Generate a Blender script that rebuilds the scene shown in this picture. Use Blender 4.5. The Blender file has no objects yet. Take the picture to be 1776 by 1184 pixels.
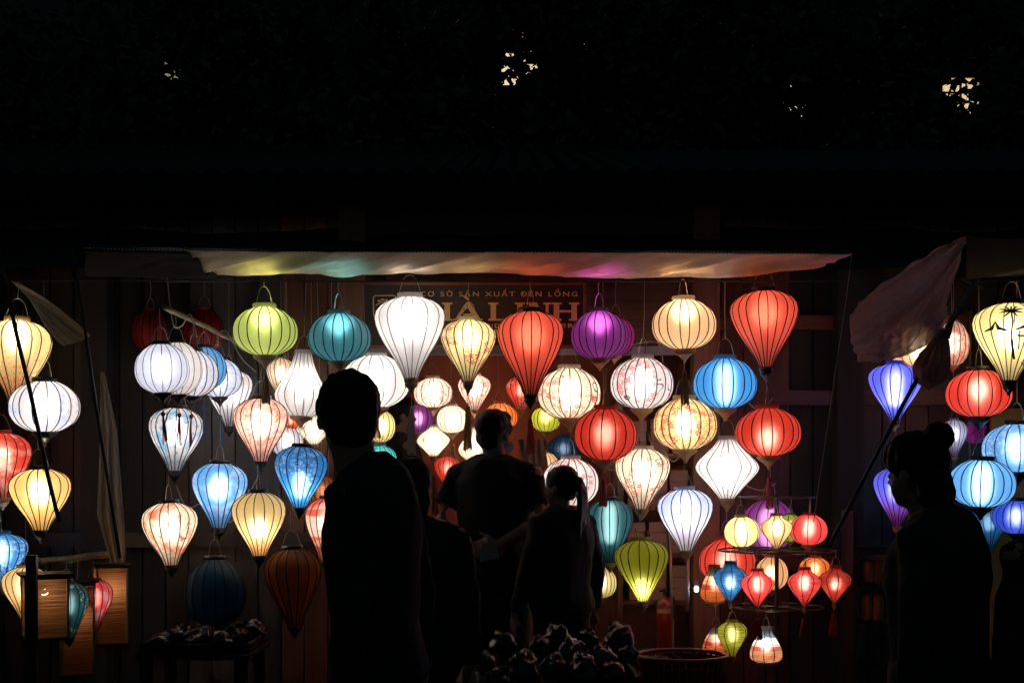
import bpy, bmesh, math, random
import numpy as np
from mathutils import Vector, Matrix, noise as mnoise

random.seed(7)
RNG = np.random.default_rng(11)
PI = math.pi

# ------------------------------------------------------------------ camera, world, exposure
scn = bpy.context.scene
COL = scn.collection
FPX = 2440.0          # focal length in photograph pixels
CAM_Z = 1.5
HOR = 822.0           # eye level row

cam_d = bpy.data.cameras.new('camera')
cam_d.sensor_width = 36.0
cam_d.lens = 36.0 * FPX / 1776.0
cam_d.shift_y = (HOR - 592.0) / 1776.0
cam_d.clip_start = 0.05
cam_d.clip_end = 500.0
cam = bpy.data.objects.new('camera', cam_d)
COL.objects.link(cam)
cam.location = (0, 0, CAM_Z)
cam.rotation_euler = (PI / 2, 0, 0)
scn.camera = cam

world = bpy.data.worlds.new('World')
scn.world = world
world.use_nodes = True
bg = world.node_tree.nodes['Background']
bg.inputs[0].default_value = (0.34, 0.52, 0.66, 1)     # even, faint glow of the town's night sky
bg.inputs[1].default_value = 0.034

scn.render.engine = 'CYCLES'
cy = scn.cycles
cy.use_denoising = True
try:
    cy.denoiser = 'OPENIMAGEDENOISE'
except Exception:
    pass
cy.max_bounces = 7
cy.diffuse_bounces = 4
cy.glossy_bounces = 3
cy.transmission_bounces = 4
cy.transparent_max_bounces = 14
cy.sample_clamp_indirect = 3.0
cy.caustics_reflective = False
cy.caustics_refractive = False
cy.use_light_tree = True
vs = scn.view_settings
vs.view_transform = 'Standard'
vs.look = 'None'
vs.exposure = 0.0
vs.gamma = 1.0
vs.use_curve_mapping = False


def P(px, py, d):
    """point that lies d metres in front of the camera, at a place of the photograph"""
    return Vector(((px - 888.0) * d / FPX, d, CAM_Z + (HOR - py) * d / FPX))


# ------------------------------------------------------------------ node helpers
class NT:
    def __init__(self, name):
        self.m = bpy.data.materials.new(name)
        self.m.use_nodes = True
        self.t = self.m.node_tree
        self.t.nodes.clear()
        self.out = self.t.nodes.new('ShaderNodeOutputMaterial')

    def n(self, typ, **kw):
        nd = self.t.nodes.new(typ)
        for k, v in kw.items():
            setattr(nd, k, v)
        return nd

    def put(self, sock, v):
        if isinstance(v, bpy.types.NodeSocket):
            self.t.links.new(v, sock)
        elif isinstance(v, (tuple, list)):
            v = tuple(v)
            if len(sock.default_value) == 4 and len(v) == 3:
                v = v + (1.0,)
            sock.default_value = v
        else:
            sock.default_value = v

    def math(self, op, a, b=0.0, c=0.0):
        nd = self.n('ShaderNodeMath', operation=op)
        self.put(nd.inputs[0], a); self.put(nd.inputs[1], b); self.put(nd.inputs[2], c)
        return nd.outputs[0]

    def mix(self, f, a, b):
        nd = self.n('ShaderNodeMix', data_type='RGBA')
        self.put(nd.inputs[0], f); self.put(nd.inputs[6], a); self.put(nd.inputs[7], b)
        return nd.outputs[2]

    def noise(self, vec, scale, detail=2.0, rough=0.5, dim='3D'):
        nd = self.n('ShaderNodeTexNoise', noise_dimensions=dim)
        if vec is not None:
            self.put(nd.inputs['Vector'], vec)
        nd.inputs['Scale'].default_value = scale
        nd.inputs['Detail'].default_value = detail
        nd.inputs['Roughness'].default_value = rough
        return nd.outputs['Fac']

    def step(self, v, lo, hi):
        nd = self.n('ShaderNodeMapRange')
        nd.clamp = True
        self.put(nd.inputs[0], v)
        nd.inputs[1].default_value = lo; nd.inputs[2].default_value = hi
        return nd.outputs[0]

    def scale(self, vec, s):
        nd = self.n('ShaderNodeVectorMath', operation='MULTIPLY')
        self.put(nd.inputs[0], vec); nd.inputs[1].default_value = s
        return nd.outputs[0]

    def shader(self, typ, **kw):
        nd = self.n(typ)
        for k, v in kw.items():
            self.put(nd.inputs[k.replace('_', ' ')], v)
        return nd.outputs[0]

    def mixs(self, f, a, b):
        nd = self.n('ShaderNodeMixShader')
        self.put(nd.inputs[0], f)
        self.t.links.new(a, nd.inputs[1]); self.t.links.new(b, nd.inputs[2])
        return nd.outputs[0]

    def done(self, s):
        self.t.links.new(s, self.out.inputs[0])
        return self.m


MATS = {}


def plain(name, col, rough=0.6, metal=0.0, vary=0.25, scale=9.0, coat=0.0, bump=0.0, spec=0.5):
    """plain surface with a little uneven colour"""
    if name in MATS:
        return MATS[name]
    t = NT(name)
    co = t.n('ShaderNodeTexCoord').outputs['Object']
    nz = t.noise(co, scale, 4.0, 0.6)
    c = t.mix(nz, tuple(x * (1 - vary) for x in col), tuple(min(1, x * (1 + vary)) for x in col))
    b = t.n('ShaderNodeBsdfPrincipled')
    t.put(b.inputs['Base Color'], c)
    t.put(b.inputs['Roughness'], rough)
    t.put(b.inputs['Metallic'], metal)
    t.put(b.inputs['Coat Weight'], coat)
    t.put(b.inputs['Specular IOR Level'], spec)
    if bump:
        bp = t.n('ShaderNodeBump')
        bp.inputs['Strength'].default_value = bump
        bp.inputs['Distance'].default_value = 0.01
        t.put(bp.inputs['Height'], t.noise(co, scale * 6, 3.0))
        t.put(b.inputs['Normal'], bp.outputs[0])
    MATS[name] = t.done(b.outputs[0])
    return MATS[name]


def wood(name, c1, c2, rough=0.42, axis=2):
    if name in MATS:
        return MATS[name]
    t = NT(name)
    co = t.n('ShaderNodeTexCoord').outputs['Object']
    inf = t.n('ShaderNodeObjectInfo')
    ad = t.n('ShaderNodeVectorMath', operation='ADD')
    t.put(ad.inputs[0], co)
    rv = t.n('ShaderNodeVectorMath', operation='SCALE')
    rv.inputs[0].default_value = (13.0, 7.0, 5.0)
    t.put(rv.inputs['Scale'], inf.outputs['Random'])
    t.put(ad.inputs[1], rv.outputs[0])
    s = [34.0, 34.0, 34.0]; s[axis] = 1.8
    grain = t.noise(t.scale(ad.outputs[0], tuple(s)), 1.0, 5.0, 0.65)
    blot = t.noise(ad.outputs[0], 2.2, 3.0)
    f = t.math('MULTIPLY_ADD', grain, 0.9, t.math('MULTIPLY', t.math('SUBTRACT', blot, 0.5), 0.9))
    f = t.math('ADD', f, t.math('MULTIPLY', t.math('SUBTRACT', inf.outputs['Random'], 0.5), 0.35))
    c = t.mix(t.step(f, 0.1, 0.95), c1, c2)
    b = t.n('ShaderNodeBsdfPrincipled')
    t.put(b.inputs['Base Color'], c)
    t.put(b.inputs['Roughness'], rough)
    bp = t.n('ShaderNodeBump')
    bp.inputs['Strength'].default_value = 0.35
    bp.inputs['Distance'].default_value = 0.006
    t.put(bp.inputs['Height'], grain)
    t.put(b.inputs['Normal'], bp.outputs[0])
    MATS[name] = t.done(b.outputs[0])
    return MATS[name]


def cloth_sheet(name, col, trans=0.45, leak=0.0, scale=3.0, weave=0.12, gloss=(0.05, 0.45)):
    """thin tarpaulin or gauze: reflects and lets light through"""
    if name in MATS:
        return MATS[name]
    t = NT(name)
    co = t.n('ShaderNodeTexCoord').outputs['Object']
    nz = t.noise(co, scale, 5.0, 0.6)
    fine = t.noise(co, 160.0, 2.0)
    f = t.math('MULTIPLY_ADD', fine, weave, t.math('MULTIPLY', nz, 1.0 - weave))
    c = t.mix(t.step(f, 0.25, 0.75), tuple(x * 0.68 for x in col), col)
    di = t.shader('ShaderNodeBsdfDiffuse', Color=c)
    tr = t.shader('ShaderNodeBsdfTranslucent', Color=c)
    s = t.mixs(trans, di, tr)
    gl = t.shader('ShaderNodeBsdfGlossy', Color=(0.8, 0.8, 0.8), Roughness=gloss[1])
    if gloss[0] > 0.1:
        bp = t.n('ShaderNodeBump'); bp.inputs['Strength'].default_value = 0.9; bp.inputs['Distance'].default_value = 0.03
        t.put(bp.inputs['Height'], t.noise(co, 16.0, 5.0, 0.65)); t.put(gl.node.inputs['Normal'], bp.outputs[0])
    s = t.mixs(gloss[0], s, gl)
    if leak:
        s = t.mixs(leak, s, t.shader('ShaderNodeBsdfTransparent', Color=(1, 1, 1)))
    MATS[name] = t.done(s)
    return MATS[name]


def glow(name, col, strength):
    if name in MATS:
        return MATS[name]
    t = NT(name)
    MATS[name] = t.done(t.shader('ShaderNodeEmission', Color=col, Strength=strength))
    return MATS[name]


# ---- lantern fabrics
PAL = {
    'white': (0.82, 0.78, 0.77), 'warmwhite': (0.82, 0.76, 0.68), 'pinkwhite': (0.82, 0.66, 0.62), 'cream': (0.86, 0.68, 0.36), 'yellow': (0.86, 0.75, 0.40),
    'amber': (0.86, 0.58, 0.23), 'lime': (0.43, 0.55, 0.15), 'limeyellow': (0.52, 0.53, 0.07), 'teal': (0.04, 0.19, 0.24),
    'darkteal': (0.012, 0.095, 0.11), 'aqua': (0.08, 0.48, 0.48), 'blue': (0.05, 0.30, 0.56), 'sky': (0.16, 0.42, 0.68), 'deepblue': (0.03, 0.11, 0.55),
    'violetblue': (0.17, 0.20, 0.80), 'paleblue': (0.60, 0.66, 0.88), 'coolwhite': (0.74, 0.76, 0.86), 'red': (0.72, 0.085, 0.055), 'darkred': (0.66, 0.03, 0.02), 'orange': (0.85, 0.30, 0.07),
    'peach': (0.86, 0.54, 0.31), 'pink': (0.80, 0.10, 0.11), 'purple': (0.19, 0.022, 0.19), 'lilac': (0.42, 0.24, 0.70),
    'magenta': (0.40, 0.03, 0.24), 'rust': (0.85, 0.28, 0.06), 'navy': (0.03, 0.21, 0.44), 'brick': (0.8, 0.16, 0.08),
}


for k_ in list(PAL):
    p_ = PAL[k_]; m_ = max(p_)
    PAL['pale_' + k_] = tuple(m_ * (x / m_) ** 0.22 for x in p_)


def fabric(col, pattern='plain', col2=None, hot=0.16, leak=0.0):
    key = 'fabric_%s_%s_%s_%.2f_%.2f' % (col, pattern, col2, hot, leak)
    if key in MATS:
        return MATS[key]
    t = NT(key)
    c0 = PAL[col]
    uvn = t.n('ShaderNodeUVMap', uv_map='cloth')
    uv0 = uvn.outputs[0]
    inf = t.n('ShaderNodeObjectInfo')
    off = t.n('ShaderNodeVectorMath', operation='SCALE')
    off.inputs[0].default_value = (11.3, 7.7, 3.1)
    t.put(off.inputs['Scale'], inf.outputs['Random'])
    ad = t.n('ShaderNodeVectorMath', operation='ADD')
    t.put(ad.inputs[0], uv0); t.put(ad.inputs[1], off.outputs[0])
    uv = ad.outputs[0]
    v = t.n('ShaderNodeAttribute', attribute_name='rise').outputs['Fac']            # 0 bottom .. 1 top
    # woven threads and an uneven dye
    thread = t.noise(t.scale(uv, (30.0, 900.0, 1.0)), 1.0, 2.0)
    thread2 = t.noise(t.scale(uv, (500.0, 40.0, 1.0)), 1.0, 1.0)
    dye = t.noise(uv, 9.0, 4.0, 0.6)
    c = t.mix(t.step(dye, 0.25, 0.8), tuple(x * 0.86 for x in c0), tuple(min(0.95, x * 1.08) for x in c0))
    dark = t.math('ADD', t.math('MULTIPLY', thread, 0.5), t.math('MULTIPLY', thread2, 0.22))

    gore = t.noise(t.scale(uv, (26.0, 0.6, 1.0)), 1.0, 1.0)
    crease = t.noise(t.scale(uv, (8.0, 60.0, 1.0)), 1.0, 3.0, 0.6)
    c = t.mix(t.math('MULTIPLY', t.step(gore, 0.35, 0.7), 0.30), c, tuple(x * 0.62 for x in c0))
    c = t.mix(t.math('MULTIPLY', t.step(crease, 0.45, 0.75), 0.22), c, tuple(x * 0.6 for x in c0))

    def blossom(scale, r0, thr, fl, br):
        nonlocal c
        vo = t.n('ShaderNodeTexVoronoi', voronoi_dimensions='2D')
        t.put(vo.inputs['Vector'], uv)
        vo.inputs['Scale'].default_value = scale
        dl = t.n('ShaderNodeVectorMath', operation='SUBTRACT')
        t.put(dl.inputs[0], uv); t.put(dl.inputs[1], vo.outputs['Position'])
        s2 = t.n('ShaderNodeSeparateXYZ')
        t.put(s2.inputs[0], dl.outputs[0])
        ang = t.math('ARCTAN2', s2.outputs[1], s2.outputs[0])
        ln = t.math('SQRT', t.math('ADD', t.math('MULTIPLY', s2.outputs[0], s2.outputs[0]), t.math('MULTIPLY', s2.outputs[1], s2.outputs[1])))
        cs = t.n('ShaderNodeSeparateColor')
        t.put(cs.inputs[0], vo.outputs['Color'])
        pet = t.math('COSINE', t.math('MULTIPLY_ADD', ang, 5.0, t.math('MULTIPLY', cs.outputs[0], 6.0)))
        rr = t.math('MULTIPLY', t.math('MULTIPLY_ADD', pet, 0.32, 0.68), t.math('MULTIPLY_ADD', cs.outputs[1], r0 * 0.9, r0 * 0.45))
        m = t.math('LESS_THAN', ln, rr)
        m = t.math('MULTIPLY', m, t.math('GREATER_THAN', ln, r0 * 0.16))
        clus = t.math('GREATER_THAN', t.noise(uv, 7.0, 1.0), thr)
        m = t.math('MULTIPLY', m, clus)
        bn = t.math('ABSOLUTE', t.math('SUBTRACT', t.noise(uv, 6.0, 2.0), 0.5))
        bm_ = t.math('MULTIPLY', t.math('LESS_THAN', bn, 0.006), t.math('GREATER_THAN', t.noise(uv, 4.2, 1.0), 0.56))
        bud = t.n('ShaderNodeTexVoronoi', voronoi_dimensions='2D')
        t.put(bud.inputs['Vector'], uv)
        bud.inputs['Scale'].default_value = scale * 1.7
        b2 = t.math('MULTIPLY', t.math('LESS_THAN', bud.outputs['Distance'], 0.13), t.math('GREATER_THAN', t.noise(uv, 5.0, 1.0), thr + 0.03))
        c = t.mix(bm_, c, br)
        c = t.mix(t.math('MULTIPLY', b2, 0.8), c, br)
        c = t.mix(t.math('MULTIPLY', m, 0.92), c, fl)

    if pattern == 'blossom':
        blossom(27.0, 0.019, 0.50, PAL[col2 or 'darkred'], (0.06, 0.02, 0.015))
    elif pattern == 'blossom_small':
        blossom(44.0, 0.0115, 0.50, PAL[col2 or 'darkred'], (0.08, 0.03, 0.02))
    elif pattern == 'patches':
        a = t.noise(uv, 10.0, 3.0, 0.55)
        c = t.mix(t.step(a, 0.50, 0.62), c, PAL[col2])
        blossom(26.0, 0.012, 0.55, tuple(x * 0.7 for x in PAL[col2]), tuple(x * 0.35 for x in PAL[col2]))
    elif pattern == 'calico':
        a = t.noise(uv, 34.0, 4.0, 0.7)
        b_ = t.noise(uv, 21.0, 3.0, 0.6)
        c = t.mix(t.step(a, 0.48, 0.58), c, PAL[col2])
        c = t.mix(t.step(b_, 0.58, 0.66), c, (0.30, 0.20, 0.34))
        vo = t.n('ShaderNodeTexVoronoi', voronoi_dimensions='2D', feature='DISTANCE_TO_EDGE')
        t.put(vo.inputs['Vector'], uv)
        vo.inputs['Scale'].default_value = 38.0
        c = t.mix(t.math('MULTIPLY', t.math('LESS_THAN', vo.outputs['Distance'], 0.05), 0.65), c, (0.55, 0.30, 0.30))
    elif pattern == 'brocade':        # dark vine print on the lower half, sparse above
        a = t.noise(uv, 62.0, 3.0, 0.7)
        lo = t.step(v, 0.72, 0.12)
        th = t.math('MULTIPLY_ADD', lo, -0.16, 0.66)
        c = t.mix(t.math('MULTIPLY', t.math('GREATER_THAN', a, th), 0.9), c, PAL[col2])
    elif pattern == 'thread':         # wound thread: rows of uneven yarn
        yarn = t.noise(t.scale(uv, (14.0, 230.0, 1.0)), 1.0, 4.0, 0.7)
        c = t.mix(t.step(yarn, 0.38, 0.66), tuple(x * 0.22 for x in c0), tuple(min(1, x * 1.15) for x in c0))
    elif pattern == 'bands':          # layered yarn bands
        yarn = t.noise(t.scale(uv, (14.0, 230.0, 1.0)), 1.0, 3.0, 0.7)
        vv = t.math('ADD', v, t.math('MULTIPLY', t.math('SUBTRACT', yarn, 0.5), 0.10))
        rp = t.n('ShaderNodeValToRGB')
        rp.color_ramp.interpolation = 'CONSTANT'
        e = rp.color_ramp.elements
        e[0].position = 0.0; e[0].color = (0.85, 0.33, 0.10, 1)
        e[1].position = 0.36; e[1].color = (0.5, 0.04, 0.03, 1)
        for p_, q in ((0.50, (0.85, 0.72, 0.60, 1)), (0.74, (0.04, 0.18, 0.26, 1))):
            k = e.new(p_); k.color = q
        t.put(rp.inputs[0], vv)
        c = t.mix(t.step(yarn, 0.30, 0.55), (0.12, 0.04, 0.02), rp.outputs[0])
    elif pattern == 'stripes':        # broad sewn strips round the body
        w = t.noise(t.scale(uv, (3.0, 17.0, 1.0)), 1.0, 1.0)
        c = t.mix(t.step(w, 0.46, 0.54), c, PAL[col2])
    elif pattern == 'gores':          # alternate gores of another colour
        s3 = t.n('ShaderNodeSeparateXYZ')
        t.put(s3.inputs[0], uv0)
        g = t.math('GREATER_THAN', t.noise(t.scale(uv, (9.0, 0.2, 1.0)), 1.0, 0.0), 0.52)
        c = t.mix(g, c, PAL[col2])
    elif pattern == 'toe':            # colour changes towards the lower tip (dip dyed)
        c = t.mix(t.step(v, 0.62, 0.12), c, PAL[col2])
    c = t.mix(t.math('MULTIPLY', dark, 0.28), c, tuple(x * 0.55 for x in c0))
    hotc = t.mix(0.40, c, (1.0, 0.95, 0.88))
    di = t.shader('ShaderNodeBsdfDiffuse', Color=c)
    tr = t.shader('ShaderNodeBsdfTranslucent', Color=c)
    s = t.mixs(0.46, di, tr)
    rf = t.n('ShaderNodeBsdfRefraction', distribution='GGX')
    t.put(rf.inputs['Color'], hotc)
    rf.inputs['Roughness'].default_value = 0.72
    rf.inputs['IOR'].default_value = 1.32
    s = t.mixs(hot, s, rf.outputs[0])
    sheen = t.shader('ShaderNodeBsdfGlossy', Color=(0.9, 0.9, 0.9), Roughness=0.5)
    s = t.mixs(0.03, s, sheen)
    if leak:
        s = t.mixs(leak, s, t.shader('ShaderNodeBsdfTransparent', Color=hotc))
    MATS[key] = t.done(s)
    return MATS[key]


# ------------------------------------------------------------------ mesh helpers
class MB:
    def __init__(self):
        self.v = []; self.f = []

    def add(self, verts, faces):
        o = len(self.v)
        self.v += [tuple(p) for p in verts]
        self.f += [tuple(i + o for i in f) for f in faces]

    def box(self, c, s, rot=None):
        c = Vector(c); h = Vector(s) * 0.5
        vs_ = []
        for x in (-1, 1):
            for y in (-1, 1):
                for z in (-1, 1):
                    p = Vector((x * h.x, y * h.y, z * h.z))
                    if rot is not None:
                        p = rot @ p
                    vs_.append(c + p)
        self.add(vs_, [(0, 1, 3, 2), (4, 6, 7, 5), (0, 4, 5, 1), (2, 3, 7, 6), (0, 2, 6, 4), (1, 5, 7, 3)])

    def tube(self, pts, rad, n=6, cap=True):
        pts = [Vector(p) for p in pts]
        if not isinstance(rad, (list, tuple)):
            rad = [rad] * len(pts)
        vs_, fs = [], []
        up = Vector((0.13, 0.31, 0.94)).normalized()
        for i, p in enumerate(pts):
            a = pts[max(0, i - 1)]; b = pts[min(len(pts) - 1, i + 1)]
            tdir = (b - a)
            tdir = tdir.normalized() if tdir.length > 1e-9 else Vector((0, 0, 1))
            u = up - tdir * up.dot(tdir)
            if u.length < 0.05:
                u = Vector((1, 0, 0)) - tdir * tdir.x
            u.normalize()
            w = tdir.cross(u)
            for k in range(n):
                an = 2 * PI * k / n
                vs_.append(p + (u * math.cos(an) + w * math.sin(an)) * rad[i])
        for i in range(len(pts) - 1):
            for k in range(n):
                k2 = (k + 1) % n
                fs.append((i * n + k, i * n + k2, (i + 1) * n + k2, (i + 1) * n + k))
        if cap:
            fs.append(tuple(range(n))[::-1])
            fs.append(tuple((len(pts) - 1) * n + k for k in range(n)))
        self.add(vs_, fs)

    def lathe(self, prof, n=16, c=(0, 0, 0), close=True, sx=1.0, sy=1.0):
        """prof: (radius, z) from bottom to top"""
        c = Vector(c); vs_, fs = [], []
        for r, z in prof:
            for k in range(n):
                an = 2 * PI * k / n
                vs_.append(c + Vector((r * sx * math.cos(an), r * sy * math.sin(an), z)))
        for i in range(len(prof) - 1):
            for k in range(n):
                k2 = (k + 1) % n
                fs.append((i * n + k, i * n + k2, (i + 1) * n + k2, (i + 1) * n + k))
        if close:
            fs.append(tuple(range(n))[::-1])
            fs.append(tuple((len(prof) - 1) * n + k for k in range(n)))
        self.add(vs_, fs)

    def ball(self, c, rx, ry=None, rz=None, n=10, m=7, rot=None):
        ry = rx if ry is None else ry; rz = rx if rz is None else rz
        c = Vector(c); vs_, fs = [], []
        for i in range(1, m):
            th = PI * i / m
            for k in range(n):
                an = 2 * PI * k / n
                p = Vector((rx * math.sin(th) * math.cos(an), ry * math.sin(th) * math.sin(an), -rz * math.cos(th)))
                vs_.append(c + (rot @ p if rot is not None else p))
        for i in range(m - 2):
            for k in range(n):
                k2 = (k + 1) % n
                fs.append((i * n + k, i * n + k2, (i + 1) * n + k2, (i + 1) * n + k))
        b = len(vs_)
        lo, hi = Vector((0, 0, -rz)), Vector((0, 0, rz))
        vs_.append(c + (rot @ lo if rot is not None else lo)); vs_.append(c + (rot @ hi if rot is not None else hi))
        for k in range(n):
            k2 = (k + 1) % n
            fs.append((b, k2, k)); fs.append((b + 1, (m - 2) * n + k, (m - 2) * n + k2))
        self.add(vs_, fs)

    def grid(self, fn, nu, nv):
        vs_ = [fn(i / nu, j / nv) for j in range(nv + 1) for i in range(nu + 1)]
        fs = []
        for j in range(nv):
            for i in range(nu):
                a = j * (nu + 1) + i
                fs.append((a, a + 1, a + nu + 2, a + nu + 1))
        self.add(vs_, fs)

    def mesh(self, name, mat=None, smooth=False):
        me = bpy.data.meshes.new(name)
        me.from_pydata(self.v, [], self.f)
        if mat is not None:
            me.materials.append(mat)
        if smooth:
            me.polygons.foreach_set('use_smooth', [True] * len(me.polygons))
        me.update()
        return me

    def build(self, name, mat, parent=None, smooth=False, loc=None):
        o = bpy.data.objects.new(name, self.mesh(name, mat, smooth))
        COL.objects.link(o)
        if parent is not None:
            o.parent = parent
        if loc is not None:
            o.location = loc
        return o


def obj_from(name, me, parent=None, loc=None):
    o = bpy.data.objects.new(name, me)
    COL.objects.link(o)
    if parent is not None:
        o.parent = parent
    if loc is not None:
        o.location = loc
    return o


def tag(o, label=None, cat=None, group=None, kind=None):
    if label: o['label'] = label
    if cat: o['category'] = cat
    if group: o['group'] = group
    if kind: o['kind'] = kind
    return o


def thing(name, label, cat, loc=(0, 0, 0), rz=0.0, group=None):
    o = bpy.data.objects.new(name, None)
    o.empty_display_size = 0.1
    COL.objects.link(o)
    o.location = loc
    o.rotation_euler = (0, 0, rz)
    return tag(o, label, cat, group)


def nz(x, y, z=0.0):
    return mnoise.noise(Vector((x, y, z)))


# ------------------------------------------------------------------ materials used in many places
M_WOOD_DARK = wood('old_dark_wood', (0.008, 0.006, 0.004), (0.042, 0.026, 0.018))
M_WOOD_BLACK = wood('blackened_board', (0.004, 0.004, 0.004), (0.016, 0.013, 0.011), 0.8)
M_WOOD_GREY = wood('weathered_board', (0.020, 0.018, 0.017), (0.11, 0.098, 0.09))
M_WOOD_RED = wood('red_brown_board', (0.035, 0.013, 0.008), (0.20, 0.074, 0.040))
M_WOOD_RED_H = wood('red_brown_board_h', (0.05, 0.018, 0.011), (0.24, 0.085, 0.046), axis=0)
M_BAMBOO = wood('bamboo', (0.16, 0.11, 0.05), (0.48, 0.36, 0.20), axis=0)
M_WIRE = plain('thin_wire', (0.50, 0.47, 0.44), 0.5, 0.2)
M_BLACK = plain('black_metal', (0.012, 0.012, 0.013), 0.45)
M_CORD_W = plain('pale_cord', (0.62, 0.55, 0.45), 0.7)
M_CAPW = plain('turned_pale_wood', (0.55, 0.38, 0.22), 0.5)
M_CAPB = plain('black_turned_wood', (0.010, 0.010, 0.011), 0.35)
M_RIB = plain('bamboo_rib', (0.035, 0.026, 0.022), 0.7)
M_RIBB = plain('dark_rib', (0.008, 0.008, 0.010), 0.7)
M_GOLD = plain('gold_paint', (0.95, 0.63, 0.28), 0.6, 0.0)
M_SIGN = wood('lacquered_board', (0.010, 0.005, 0.004), (0.030, 0.013, 0.009), 0.75, axis=0)

# ================================================================== LARGE STRUCTURE
# ground and street
g = MB()
g.box((0, 60, -0.25), (240, 240, 0.5))
tag(g.build('street', plain('asphalt', (0.045, 0.045, 0.048), 0.8, bump=0.4)), kind='structure')
g = MB()
g.box((0, 9.5, 0.056), (30, 6.2, 0.128))
tag(g.build('pavement', plain('paving', (0.13, 0.12, 0.11), 0.75, bump=0.4)), kind='structure')

# ---- the shop house behind the lanterns
WALL_D = 8.2
shop = thing('shop_house', 'dark timber shop house behind the hanging lanterns, open at the middle', 'house', (0, WALL_D, 0.12))


def wx(px, d=WALL_D):
    return (px - 888.0) * d / FPX


def wz(py, d=WALL_D):
    return CAM_Z + (HOR - py) * d / FPX


def in_shop(mb, name, mat, parent=shop, smooth=False):
    """coordinates given in the world, object placed under the shop"""
    base = Vector((0, WALL_D, 0.12))
    mb.v = [tuple(Vector(p) - base) for p in mb.v]
    return mb.build(name, mat, parent, smooth)


Z_LINTEL = wz(600)
OPEN_L, OPEN_R = wx(630), wx(1205)
# wall: backing with boards, built in three runs
wl = MB(); wl.box(((-9.0 + OPEN_L) / 2, WALL_D + 0.10, 1.65), (9.0 + OPEN_L, 0.10, 3.06)); wl.box(((9.0 + OPEN_R) / 2, WALL_D + 0.10, 1.65), (9.0 - OPEN_R, 0.10, 3.06))
wall = in_shop(wl, 'wall', M_WOOD_DARK)
pw = 0.135
plank = MB(); plank.box((0, 0, 0), (pw - 0.008, 0.03, 3.0))
plank_me = {m.name: None for m in (M_WOOD_GREY, M_WOOD_RED, M_WOOD_DARK, M_WOOD_BLACK)}
for m in (M_WOOD_GREY, M_WOOD_RED, M_WOOD_DARK, M_WOOD_BLACK):
    plank_me[m.name] = plank.mesh('plank', m)
x = -5.6
i = 0
while x < 5.6:
    if not (OPEN_L - 0.02 < x + pw / 2 and x - pw / 2 < OPEN_R + 0.02):
        ppx = 888 + x * FPX / WALL_D
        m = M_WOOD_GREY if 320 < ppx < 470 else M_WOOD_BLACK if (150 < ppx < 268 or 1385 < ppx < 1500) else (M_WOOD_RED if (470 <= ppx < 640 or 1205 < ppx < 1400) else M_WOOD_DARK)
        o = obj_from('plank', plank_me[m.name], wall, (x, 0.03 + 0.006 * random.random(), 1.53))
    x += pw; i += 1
# lintel above the opening and horizontal rails across the boards
mb = MB(); mb.box(((OPEN_L + OPEN_R) / 2, WALL_D + 0.03, (Z_LINTEL + 3.18) / 2), (OPEN_R - OPEN_L - 0.004, 0.2, 3.18 - Z_LINTEL))
in_shop(mb, 'lintel', M_WOOD_RED_H)
mb = MB(); mb.box(((OPEN_L + OPEN_R) / 2, WALL_D - 0.085, Z_LINTEL - 0.035), (OPEN_R - OPEN_L + 0.1, 0.05, 0.05))
in_shop(mb, 'lintel_rail', plain('pale_metal_strip', (0.42, 0.43, 0.46), 0.4))
for (xa, xb, pys) in ((-5.6, OPEN_L, (935,)), (OPEN_R, 5.6, (560, 690, 975))):
    for py in pys:
        mb = MB(); mb.box(((xa + xb) / 2, WALL_D - 0.015, wz(py)), (xb - xa - 0.01, 0.05, 0.085))
        in_shop(mb, 'cross_rail', M_WOOD_RED_H if xa > 0 else M_WOOD_DARK)
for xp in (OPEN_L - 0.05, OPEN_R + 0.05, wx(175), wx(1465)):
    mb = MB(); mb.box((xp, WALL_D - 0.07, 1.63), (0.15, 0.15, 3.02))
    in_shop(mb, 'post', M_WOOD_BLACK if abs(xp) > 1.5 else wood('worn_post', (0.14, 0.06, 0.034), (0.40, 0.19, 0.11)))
# the room behind the opening
mb = MB(); mb.box(((OPEN_L + OPEN_R) / 2, 9.85, 1.65), (4.18, 0.12, 2.86))
in_shop(mb, 'back_wall', plain('red_brown_plaster', (0.55, 0.20, 0.125), 0.8, vary=0.3, scale=2.5, bump=0.3))
for sx_ in (-1, 1):
    mb = MB(); mb.box(((OPEN_L + OPEN_R) / 2 + sx_ * 2.14, 9.03, 1.65), (0.10, 1.5, 2.86))
    in_shop(mb, 'side_wall', plain('brown_plaster', (0.45, 0.19, 0.12), 0.8, vary=0.35, scale=2.5))
mb = MB(); mb.box(((OPEN_L + OPEN_R) / 2, 9.03, 3.13), (4.17, 1.44, 0.08))
in_shop(mb, 'ceiling', M_WOOD_DARK)
mb = MB(); mb.box(((OPEN_L + OPEN_R) / 2, 9.03, 0.20), (4.17, 1.46, 0.16))
in_shop(mb, 'shop_floor', plain('clay_floor_tiles', (0.14, 0.07, 0.045), 0.5))
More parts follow.
